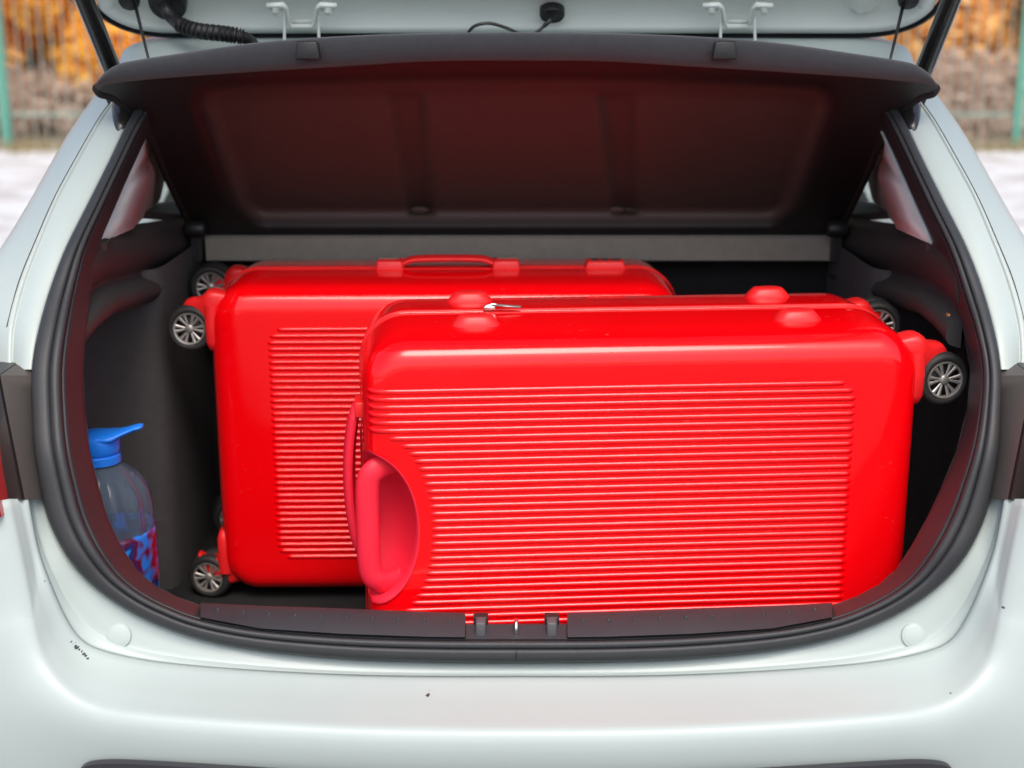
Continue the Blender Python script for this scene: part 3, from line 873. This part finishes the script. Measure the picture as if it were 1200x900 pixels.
# ---- gas struts
for s in (-1, 1):
    sr = empty('gas_strut', (s * .47, 1.74, 1.33)); sr.parent = car
    sr.matrix_parent_inverse = Matrix.Translation(-car.location)
    A = P(148, 122, 1.83) if s < 0 else P(1067, 122, 1.83)
    Bq = P(99, 0, 1.745) if s < 0 else P(1115, 0, 1.745)
    d = (Bq - A).normalized()
    t = (TG0 - A).dot(tgn) / d.dot(tgn)
    E = A + d * max(.25, min(abs(t), .55))
    mid = A + d * .045
    mb = MB(); mb.tube([mid, E], .0115, 14); obj('strut_tube', mb, M['blackmetal'], sr)
    off = Vector((s * -.0, -.0112, 0.001))
    mb = MB(); mb.tube([mid + off, E + off], .0028, 8); obj('strut_cable', mb, M['black'], sr)
    mb = MB(); mb.tube([A, mid + d * .02], .006, 10); obj('strut_rod', mb, M['steel'], sr)
    # lower ball mount on the pillar
    pts = [P(CX + s * u, y, Y) for u, y, Y in ((464, 112, 1.825), (461, 130, 1.815), (462, 146, 1.795), (466, 158, 1.775))]
    mb = MB(); mb.tube(pts, [.010, .0135, .0115, .004], 12)
    obj('strut_mount', mb, M['blackmetal'], sr)
    # upper ball mount reaching the tailgate
    mb = MB(); q = E - tgn * (E - TG0).dot(tgn)
    mb.tube([E - d * .01, E + d * .012], .013, 12); mb.tube([E, lerp(E, q, 1.1)], .007, 10)
    obj('strut_end', mb, M['blackmetal'], sr)

# ------------------------------------------------------------------ suitcases
SL, SHH, ST = .633, .436, .270
def rrect(L, H, r, n=10):
    pts = []
    for cx, cz, a0 in ((L / 2 - r, H / 2 - r, 0), (-(L / 2 - r), H / 2 - r, 90), (-(L / 2 - r), -(H / 2 - r), 180), (L / 2 - r, -(H / 2 - r), 270)):
        for k in range(n + 1):
            a = R(a0 + 90 * k / n)
            pts.append((cx + r * math.cos(a), cz + r * math.sin(a)))
    return pts
PROF = [(.012, -.001), (.004, -.002), (.0005, -.005), (.0, -.012), (.0005, -.03), (.0022, -.07), (.0040, -.098), (.0058, -.110), (.0094, -.1195), (.0145, -.1268), (.0210, -.1315), (.0285, -.1338), (.0370, -.1347), (.0480, -.1350)]
def face_y(dist):
    return table(sorted([(d, y) for d, y in PROF[3:]] + [(1, -.135)]), dist)
CR_ = .055
XE = SL / 2
def shell_mesh(back=False, recess=True):
    mb = MB(); rows = []
    for d, y in PROF:
        r = max(CR_ - d * .9, .016)
        rows.append([Vector((x, y, z)) for x, z in rrect(SL - 2 * d, SHH - 2 * d, r)])
    b = mb.grid(rows, closed_u=True)
    n = len(rows[0])
    mb.cap(b, n); mb.cap(b + (len(rows) - 1) * n, n)
    m = mb.mesh('shell'); fixn(m)
    if recess:
        o = bpy.data.objects.new('tmp_shell', m); COL.objects.link(o)
        c = MB(); rows = []
        nn, mm = 40, 20
        for i in range(mm + 1):
            a = math.pi * i / mm
            rows.append([Vector((-XE - .0025 + .066 * math.copysign(abs(math.sin(a) * math.cos(q)) ** .8, math.cos(q)), -.140 + .072 * math.copysign(abs(math.sin(a) * math.sin(q)) ** .8, math.sin(q)), .090 * math.cos(a))) for q in [2 * math.pi * j / nn for j in range(nn)]])
        rows[0] = [Vector((-XE - .0025, -.14, .09)) + Vector((.0005 * math.cos(2 * math.pi * j / nn), .0005 * math.sin(2 * math.pi * j / nn), 0)) for j in range(nn)]
        rows[-1] = [Vector((-XE - .0025, -.14, -.09)) + Vector((.0005 * math.cos(2 * math.pi * j / nn), .0005 * math.sin(2 * math.pi * j / nn), 0)) for j in range(nn)]
        b = c.grid(rows, closed_u=True); c.cap(b, nn); c.cap(b + mm * nn, nn)
        cm = c.mesh('cutter'); fixn(cm)
        co = bpy.data.objects.new('tmp_cutter', cm); COL.objects.link(co)
        md = o.modifiers.new('b', 'BOOLEAN'); md.operation = 'DIFFERENCE'; md.object = co; md.solver = 'EXACT'
        dg = bpy.context.evaluated_depsgraph_get()
        m2 = bpy.data.meshes.new_from_object(o.evaluated_get(dg))
        bpy.data.objects.remove(o); bpy.data.objects.remove(co)
        m = m2
    if back:
        for v in m.vertices: v.co.y = -v.co.y
    return m
SHELL_F = shell_mesh(False, True)
SHELL_B = shell_mesh(True, False)
RIBS = []
for k in range(37):
    z = (18 - k) * .0088
    x1 = XE - .082 - (.013 if k in (0, 36) else .003 if k in (1, 35) else 0)
    lim = .108
    if abs(z) < lim: x0 = -XE + .022 + .056 * math.sqrt(1 - (z / lim) ** 2)
    else: x0 = -XE + .010
    mb = MB(); rows = []
    n = 28
    xs = [x0 + (x1 - x0) * t for t in [0, .004, .01, .02, .03, .045, .06, .08, .1, .13, .18, .25, .4, .6, .8, .9, .96, .985, .994, 1.0]]
    for j, x in enumerate(xs):
        yb = face_y(x + XE)
        nx_, ny_ = 0, -1
        sl_ = (face_y(x + XE + .002) - face_y(x + XE - .002)) / .004
        nv = Vector((sl_, -1, 0)).normalized()
        e = min(1, (x - x0) / .006, (x1 - x) / .004); e = math.sqrt(max(0, e)) if e < 1 else 1
        ww = .4 + .6 * e
        row = []
        for zo, hh in ((-.0037, -.0008), (-.0033, .0), (-.0026, .00095), (-.0016, .0018), (-.0006, .0022), (.0006, .0022), (.0016, .0018), (.0026, .00095), (.0033, .0), (.0037, -.0008)):
            row.append(Vector((x, yb, z)) + nv * (hh * e if hh > 0 else hh) + Vector((0, 0, zo * ww)))
        rows.append(row)
    mb.grid(rows)
    RIBS.append(mb.mesh('rib'))
def ring_mesh(d, y0, y1, r=.0012, name='band'):
    mb = MB(); rows = []
    for dd, y in ((d + .004, y0), (d, y0), (d - r, y0 * .7 + y1 * .3), (d - r, y0 * .3 + y1 * .7), (d, y1), (d + .004, y1)):
        rows.append([Vector((x, y, z)) for x, z in rrect(SL - 2 * dd, SHH - 2 * dd, CR_ - dd * .9)])
    mb.grid(rows, closed_u=True)
    return mb
def suitcase_wheel(parent, c, yaw):
    """twin castor wheel, axis along y, silver ten-spoke disc with a black tyre"""
    rot = Matrix.Rotation(yaw, 3, 'Z')
    def put(mb): mb.v = [tuple(Vector(c) + rot @ (Vector(v) * 1.1)) for v in mb.v]; return mb
    t = MB()
    for y0 in (0.0, .024):
        t.lathe([(.0196, y0 + .001), (.0202, y0 - .0012), (.0245, y0 - .0020), (.0272, y0 + .001), (.0284, y0 + .005), (.0284, y0 + .010), (.0265, y0 + .014), (.0195, y0 + .015), (.0001, y0 + .015)], (0, 0, 0), 'y', 36, False, False)
    t.lathe([(.006, .004), (.006, .03)], (0, 0, 0), 'y', 12, False, False)
    wl = obj('wheel', put(t), M['tyre'], parent, world=False)
    t = MB(); t.lathe([(.0001, .0045), (.0205, .0045), (.0207, .008)], (0, 0, 0), 'y', 30, False, False)
    obj('wheel_disc', put(t), M['wheelback'], wl, world=False)
    t = MB()
    t.lathe([(.0170, .002), (.0175, -.0010), (.0191, -.0016), (.0199, .0004), (.0198, .004)], (0, 0, 0), 'y', 36, False, False)
    t.lathe([(.0001, -.0010), (.0042, -.0009), (.0054, .0004), (.0054, .005)], (0, 0, 0), 'y', 18, False, False)
    for k in range(6):
        for q in (-.16, .16):
            a0 = k * math.pi / 3 + q * .9; a1 = k * math.pi / 3 + q * 1.25
            p0 = Vector((math.cos(a0) * .0038, .0014, math.sin(a0) * .0038)); p1 = Vector((math.cos(a1) * .0182, .0004, math.sin(a1) * .0182))
            t.tube([p0, lerp(p0, p1, .6), p1], [.0011, .0017, .0026], 8, flat=(.6, (0, 1, 0)))
    obj('wheel_rim', put(t), M['alloy'], wl, sharp=50, world=False)
    return wl
def suitcase(loc, yaw, flip, label, castors):
    root = empty('suitcase', loc)
    root.rotation_euler = (0, math.pi if flip else 0, yaw)
    # Euler XYZ: first the half turn about y, then the yaw about z
    tag(root, label, 'suitcase')
    W = dict(world=False)
    fs = obj('front_shell', SHELL_F.copy(), M['red'], root, sharp=42, **W)
    obj('back_shell', SHELL_B.copy(), M['red'], root, sharp=42, **W)
    for rm in RIBS: obj('rib', rm, M['red'], fs, **W)
    obj('zipper', ring_mesh(.0035, -.004, .004, .001), M['redtape'], root, sharp=50, **W)
    obj('front_piping', ring_mesh(.0006, -.0115, -.0065, .0016), M['redplastic'], root, **W)
    obj('back_piping', ring_mesh(.0006, .0065, .0115, .0016), M['redplastic'], root, **W)
    # rubber liner lip round the grab recess
    # grab handle across the recess
    mb = MB()
    pts = cr([Vector((p[0] - .019, p[1], p[2])) for p in ((-.246, -.098, .066), (-.262, -.110, .070), (-.280, -.1195, .066), (-.289, -.121, .050), (-.290, -.121, 0), (-.289, -.121, -.050), (-.280, -.1195, -.066), (-.262, -.110, -.070), (-.246, -.098, -.066))], 6)
    mb.tube(pts, .0132, 16, flat=(.62, (0, 1, 0)))
    obj('grab_handle', mb, M['redsoft'], root, **W)
    mb = MB(); rows = []
    for kk in (1.03, 1.0, .96, .90, .82,   .72, .60, .45, .25, .06):
        row = []
        for q in range(41):
            a = math.pi * (q / 40 - .5)
            x = -XE - .0025 + .0655 * kk * max(0, math.cos(a)) ** .85; z = .0890 * kk * math.sin(a)
            dep = -.1405 + .0700 * max(0, 1 - min(kk, 1) ** 2) ** .42 if kk < 1 else 9
            yf = face_y(max(0, x + XE)) - (.0012 if kk >= 1 else 0)
            row.append(Vector((x, min(dep, .0) if kk < .97 and dep > yf else yf - .0010, z)))
        rows.append(row)
    mb.grid(rows)
    obj('recess_lip', mb, M['redsoft'], root, **W)
    mb = MB()
    rows = []
    for t in [k / 12 for k in range(13)]:
        z = lerp(.128, -.052, t); bulge = math.sin(math.pi * t) ** .6
        x = -XE - .001 - .0130 * bulge
        rows.append([Vector((x + dx, y, z)) for dx, y in ((.004, -.085), (-.004, -.084), (-.007, -.068), (-.004, -.050), (.004, -.046))])
    b = mb.grid(rows)
    obj('carry_handle', mb, M['redsoft'], root, solid=.006, **W)
    for zz in (.126, -.05):
        mb = MB(); mb.box((-XE + .001, -.070, zz), (.012, .040, .018)); obj('handle_mount', mb, M['redplastic'], root, bevel=.002, **W)
    # side feet
    for x in (-.184, .184):
        for y in (-.062, .075):
            mb = MB(); rows = []
            for sc_, h in ((1.06, -.004), (1.0, .0015), (.90, .0050), (.76, .0090), (.66, .0110), (.50, .0116)):
                rows.append([Vector((x + math.copysign(abs(math.cos(a)) ** .7, math.cos(a)) * .0265 * sc_, y + math.copysign(abs(math.sin(a)) ** .7, math.sin(a)) * .0150 * sc_, SHH / 2 + h - .002)) for a in [2 * math.pi * k / 24 for k in range(24)]])
            b = mb.grid(rows, closed_u=True); mb.cap(b + 5 * 24, 24)
            obj('side_foot', mb, M['redplastic'], root, **W)
    # side handle and lock on the opposite long side
    zb = -SHH / 2
    mb = MB()
    pts = cr([Vector(p) for p in ((-.068, 0, zb - .004), (-.060, 0, zb - .008), (-.045, 0, zb - .0125), (0, 0, zb - .0135), (.045, 0, zb - .0125), (.060, 0, zb - .008), (.068, 0, zb - .004))], 5)
    mb.tube(pts, .0150, 14, flat=(.30, (0, 0, 1)))
    hd = obj('side_handle', mb, M['redplastic'], root, **W)
    for x in (-.080, .080):
        mb = MB(); mb.box((x, 0, zb - .005), (.040, .040, .015), Matrix.Rotation(math.pi, 3, 'X'), .86)
        mo = obj('handle_mount', mb, M['redplastic'], root, bevel=.003, **W)
        mb = MB(); mb.box((x + math.copysign(.002, x), .006, zb - .0122), (.028, .009, .0016)); obj('handle_badge', mb, M['alloy'], mo, smooth=False, **W)
    mb = MB(); mb.box((-.217, .0, zb - .004), (.058, .034, .013), Matrix.Rotation(math.pi, 3, 'X'), .88)
    lk = obj('combination_lock', mb, M['redplastic'], root, bevel=.003, **W)
    for k in range(3):
        mb = MB(); mb.box((-.217 + (k - 1) * .0140, -.003, zb - .0104), (.0095, .015, .0024)); obj('lock_dial', mb, M['digit'], lk, bevel=.0008, **W)
    # zip pull near the feet side, left
    mb = MB()
    zt = SHH / 2 + .002
    mb.box((-.165, 0, zt + .002), (.013, .009, .005)); mb.tube([(-.170, 0, zt + .004), (-.160, 0, zt + .0065), (-.150, 0, zt + .004)], .0014, 8)
    zp = obj('zip_slider', mb, M['steel'], root, bevel=.001, **W)
    mb = MB(); mb.tube([(-.158, 0, zt + .0055), (-.145, -.001, zt + .004), (-.128, -.002, zt + .003)], [.0028, .0038, .0034], 8, flat=(.4, (0, 0, 1)))
    obj('zip_pull', mb, M['alloy'], zp, **W)
    # corner brackets with castors
    k = 0
    for z_s in (1, -1):
        for y_s in (-1, 1):
            zc = z_s * (SHH / 2 - .047); y0 = y_s * .098
            up_ = z_s
            mb = MB()
            xe = SL / 2
            def sect(x, z, hx, hy, hz, yy, ax):
                out = []
                for q in range(20):
                    a = 2 * math.pi * q / 20
                    c_, s_ = math.copysign(abs(math.cos(a)) ** .5, math.cos(a)), math.copysign(abs(math.sin(a)) ** .5, math.sin(a))
                    if ax == 'x': out.append(Vector((x + hx * s_ * z_s * .0, yy + hy * c_, z_s * z + hz * s_)))
                    else: out.append(Vector((x + hx * c_, yy + hy * s_, z_s * z)))
                return out
            Hh = SHH / 2
            # arm: from the corner of the shell out to the castor
            arm = [(xe - .034, Hh - .024, .006, .016), (xe - .016, Hh - .028, .016, .0185), (xe - .004, Hh - .033, .0215, .0185), (xe + .003, Hh - .035, .0185, .017), (xe + .009, Hh - .035, .0135, .0155), (xe + .020, Hh - .035, .0115, .0135), (xe + .027, Hh - .038, .0125, .0125), (xe + .032, Hh - .042, .0105, .011)]
            ks = cr([Vector((a[0], a[1], a[2])) for a in arm], 3); ys = cr([Vector((a[3], 0, 0)) for a in arm], 3)
            rows_ = [sect(k_[0], k_[1], 0, y_[0], k_[2], y0 + max(0, k_[0] - xe) * .25, 'x') for k_, y_ in zip(ks, ys)]
            b = mb.grid(rows_, closed_u=True); mb.cap(b, 20); mb.cap(b + (len(rows_) - 1) * 20, 20)
            # guard running along the end edge
            gd = [(xe - .0075, Hh - .030, .0095, .024), (xe - .0065, Hh - .055, .0090, .0245), (xe - .0065, Hh - .080, .0086, .024), (xe - .008, Hh - .090, .0070, .019), (xe - .010, Hh - .095, .003, .008)]
            rows_ = [sect(g_[0], g_[1], g_[2], g_[3], 0, y0, 'z') for g_ in gd]
            b = mb.grid(rows_, closed_u=True); mb.cap(b + 4 * 20, 20)
            obj('wheel_bracket', mb, M['redplastic'], root, **W)
            # each castor has swivelled its own way
            wdx, wdz, wyaw = castors[k]
            suitcase_wheel(root, (xe + .028 + wdx, y0 - .012, zc + wdz), wyaw); k += 1
    return root
Z0 = FLOOR + .0135 + SHH / 2
suitcase((.133, 1.642, Z0), R(4.5), False, 'large red ribbed suitcase with grab handle standing against the trunk sill', ((.0, -.018, .12), (-.014, .002, -.1), (0, 0, 0), (0, 0, .2)))
s2 = suitcase((-.094, 1.946, Z0 - .004), R(1.2), True, 'red ribbed suitcase with side handle on top, standing behind the other by the rear seat', ((-.010, .026, .25), (-.016, .004, -.2), (-.004, .016, .1), (.000, -.006, 0)))

s2.scale = (1, .92, 1)
# ------------------------------------------------------------------ water bottle in the side niche
bx, by_ = -.507, 1.65
bt = empty('water_bottle', (bx, by_, FLOOR))
tag(bt, 'clear water bottle with blue handled cap in the left trunk corner', 'bottle')
prof = [(.050, .0), (.066, .004), (.070, .012), (.070, .05), (.067, .058), (.070, .066), (.070, .10), (.067, .108), (.070, .116), (.071, .15), (.070, .185), (.0685, .203), (.063, .220), (.050, .236), (.032, .247), (.0235, .252), (.0225, .262), (.0225, .272)]
def bl(pf, amp):
    mb = MB(); rows = []
    pc = [Vector((r * (.84 if h < .24 else .9), h + .006 * (h > .2), 0)) for r, h in pf]
    for p in cr(pc, 3):
        row = []
        for j in range(64):
            a = 2 * math.pi * j / 64
            r = p.x * (1 + amp * math.cos(a * 12) * (1 if .15 < p.y < .245 else .15))
            row.append(Vector((r * math.cos(a), r * math.sin(a), p.y)))
        rows.append(row)
    b = mb.grid(rows, closed_u=True); mb.cap(b, 64); mb.cap(b + (len(rows) - 1) * 64, 64)
    return mb
body = obj('bottle_body', bl(prof, .045), M['bottle'], bt, world=False)
mb = MB(); mb.lathe([(.0600, .060), (.0615, .062), (.0622, .11), (.0622, .170), (.0612, .175), (.060, .175)], (0, 0, 0), 'z', 48, False, False)
obj('bottle_label', mb, M['bluelabel'], bt, world=False)
mb = MB(); mb.lathe([(.0001, .0), (.0255, .0)] + [], (0, 0, .255), 'z', 32, False, False)
mb = MB(); mb.lathe([(.0235, .252), (.0262, .253), (.0262, .262), (.0240, .264), (.0255, .266), (.0265, .268), (.0265, .284), (.0245, .288), (.0001, .289)], (0, 0, 0), 'z', 40, True, False)
cap = obj('bottle_cap', mb, M['bluecap'], bt, sharp=40, world=False); cap.location.z = .006
mb = MB()
rows = []
for x, z, hw, th in ((-.020, .282, .016, .016), (.0, .284, .026, .016), (.022, .286, .024, .013), (.034, .291, .014, .009), (.046, .2955, .010, .008), (.053, .297, .009, .007), (.056, .2975, .006, .005)):
    rows.append([Vector((x, hw * math.cos(a), z + th / 2 * math.sin(a))) for a in [2 * math.pi * q / 16 for q in range(16)]])
b = mb.grid(rows, closed_u=True); mb.cap(b, 16); mb.cap(b + 6 * 16, 16)
obj('cap_handle', mb, M['bluecap'], cap, world=False)

# ------------------------------------------------------------------ fence beyond the car
FY = 15.8
M['fence'] = mat('green_fence_paint', (.10, .33, .25), .5, var=.15, vscale=12)
M['picket'] = mat('faded_green_picket', (.25, .33, .28), .6, var=.2, vscale=8)
fence = empty('picket_fence', (0, FY, 0))
tag(fence, 'green metal picket fence on the snow behind the car', 'fence')
pm = MB(); pm.box((0, 0, 1.0), (.075, .075, 2.0)); pmesh = pm.mesh('post'); fixn(pmesh)
PX = [P(11, 175, FY).x, P(1188, 175, FY).x]
step = (PX[1] - PX[0]) / 4
posts = [PX[0] + step * k for k in range(-2, 7)]
for x in posts:
    o = obj('post', pmesh, M['fence'], fence, smooth=False, recalc=False, world=False); o.location = (x, -.03, 0)
pk = MB(); pk.box((0, 0, 1.0), (.013, .014, 1.86)); pkm = pk.mesh('picket'); fixn(pkm)
x = posts[0] + .08; k = 0
while x < posts[-1]:
    o = obj('picket', pkm, M['picket'], fence, smooth=False, recalc=False, world=False); o.location = (x, .02, 0)
    x += .125
for z in (.38, 1.72):
    mb = MB(); mb.box(((posts[0] + posts[-1]) / 2, .036, z), (posts[-1] - posts[0], .02, .035)); obj('rail', mb, M['picket'], fence, smooth=False, world=False)

# ------------------------------------------------------------------ autumn trees and undergrowth
def leaf_mat(name, base, var):
    m = mat(name, base, .6, var=var, vscale=3.0)
    n = m.node_tree; b = n.nodes['Principled BSDF']; o = n.nodes['Material Output']
    tr = n.nodes.new('ShaderNodeBsdfTranslucent'); tr.inputs[0].default_value = (*base, 1)
    mx = n.nodes.new('ShaderNodeMixShader'); mx.inputs[0].default_value = .4
    n.links.new(b.outputs[0], mx.inputs[1]); n.links.new(tr.outputs[0], mx.inputs[2]); n.links.new(mx.outputs[0], o.inputs[0])
    return m
LEAF = [leaf_mat('orange_leaves', (.95, .44, .03), .2), leaf_mat('amber_leaves', (.97, .58, .07), .2), leaf_mat('gold_leaves', (.95, .64, .24), .25)]
M['bark'] = mat('bark', (.12, .085, .06), .9, bump=1, bscale=40, var=.3, vscale=14)
rng = random.Random(3)
def leaf_cloud(mb, c, rx, rz, n, size, zmin=.3):
    k = 0
    while k < n:
        v = Vector((rng.uniform(-1, 1), rng.uniform(-1, 1), rng.uniform(-1, 1)))
        if v.length > 1 or v.length < .2: continue
        p = c + Vector((v.x * rx, v.y * rx, v.z * rz))
        if p.z < zmin: k += 1; continue
        q = Matrix.Rotation(rng.uniform(0, 6.28), 3, 'Z') @ Matrix.Rotation(rng.uniform(0, 3.14), 3, 'X')
        s = size * rng.uniform(.6, 1.4)
        b = len(mb.v)
        for x_, y_ in ((-1, 0), (0, -.55), (1, 0), (0, .55)): mb.v.append(tuple(p + q @ Vector((x_ * s, y_ * s, 0))))
        mb.f.append((b, b + 1, b + 2, b + 3)); k += 1
def autumn_tree(x, y, h, kind, base, label):
    t = empty('autumn_tree', (x, y, 0))
    tag(t, label, 'tree', 'autumn trees behind the fence')
    mb = MB()
    lean = rng.uniform(-.2, .2)
    mb.tube([(0, 0, -.05), (lean * .3, 0, h * .3), (lean * .7, .1, h * .6), (lean, .1, h * .92)], [.11, .085, .055, .015], 8)
    cr_ = MB()
    for k in range(16):
        z0 = h * rng.uniform(.08, .85); a = rng.uniform(0, 6.28); l = h * rng.uniform(.16, .30)
        e = Vector((lean * z0 / h + math.cos(a) * l, math.sin(a) * l, z0 + l * rng.uniform(.2, .7)))
        mb.tube([(lean * z0 / h, 0, z0), lerp(Vector((lean * z0 / h, 0, z0)), e, .5) + Vector((0, 0, .05)), e], [.035, .022, .008], 6)
        leaf_cloud(cr_, e, h * rng.uniform(.10, .17), h * rng.uniform(.10, .18), 800, .11, base)
    obj('trunk', mb, M['bark'], t, world=False)
    obj('crown', cr_, LEAF[kind], t, smooth=False, recalc=False, world=False)
spots_ = [(-9.2, 19.5, 4.6, 0, 'outermost deep orange tree behind the fence on the car\'s left'),
          (-7.6, 18.4, 4.2, 1, 'amber leaved tree behind the fence post on the car\'s left'),
          (-6.4, 19.2, 4.8, 0, 'deep orange tree between two amber trees on the car\'s left'),
          (-5.3, 18.4, 4.4, 1, 'amber leaved tree behind the fence nearest the left gas strut'),
          (-4.5, 19.6, 5.0, 0, 'deep orange tree mostly hidden by the car on its left'),
          (4.1, 19.2, 4.6, 1, 'amber leaved tree mostly hidden by the car on its right'),
          (5.4, 19.4, 4.8, 2, 'pale gold tree behind the fence nearest the right gas strut'),
          (6.6, 18.6, 4.3, 2, 'pale gold tree behind the fence post on the car\'s right'),
          (7.8, 20.0, 5.0, 1, 'amber leaved tree behind the fence past the right hand post'),
          (9.4, 19.6, 4.6, 2, 'outermost pale gold tree behind the fence on the car\'s right')]
for x, y, h, k, lb in spots_:
    autumn_tree(x, y, h, k, .50 if x < 3 else .75, lb)
# brown dead undergrowth along the fence: uncountable
M['dry'] = leaf_mat('dry_brown_leaves', (.64, .50, .40), .40)
mb = MB()
for k in range(260):
    x = rng.uniform(-13, 13)
    leaf_cloud(mb, Vector((x, rng.uniform(16.8, 18.6), .45)), .7, .36 if x < 3 else .62, 150, .07, .02)
for k in range(1500):
    x = rng.uniform(-13, 13); y = rng.uniform(16.3, 18.5); h = rng.uniform(.3, 1.0)
    b = len(mb.v); dx, dy = rng.uniform(-.15, .15), rng.uniform(-.1, .1)
    mb.v += [(x - .008, y, 0), (x + .008, y, 0), (x + dx, y + dy, h)]; mb.f.append((b, b + 1, b + 2))
tag(obj('undergrowth', mb, M['dry'], None, smooth=False, recalc=False), 'brown dead undergrowth behind the green fence', 'undergrowth', kind='stuff')
# far wood closing the view
M['wood'] = leaf_mat('far_wood_leaves', (.85, .48, .14), .5)
mb = MB()
for k in range(260):
    x = rng.uniform(-45, 45); y = rng.uniform(28, 42)
    leaf_cloud(mb, Vector((x, y, rng.uniform(.3, 6.5))), 2.2, 1.8, 110, .28, .0)
tag(obj('far_wood', mb, M['wood'], None, smooth=False, recalc=False), 'rust coloured wood closing the view far behind the fence', 'wood', kind='stuff')
# dry grass along the foot of the fence
M['grass'] = mat('dry_grass', (.26, .21, .11), .8, var=.4, vscale=5)
mb = MB()
for k in range(5200):
    x = rng.uniform(-13, 13); y = FY + rng.gauss(-.05, .22); h = rng.uniform(.05, .20)
    if rng.random() < .6:
        p = rng.choice(posts); x = p + rng.gauss(0, .45)
    b = len(mb.v); dx, dy = rng.uniform(-.07, .07), rng.uniform(-.07, .07)
    mb.v += [(x - .008, y, -.01), (x + .008, y, -.01), (x + dx, y + dy, h)]; mb.f.append((b, b + 1, b + 2))
tag(obj('dry_grass', mb, M['grass'], None, smooth=False, recalc=False), 'dry yellow grass along the foot of the fence', 'grass', kind='stuff')
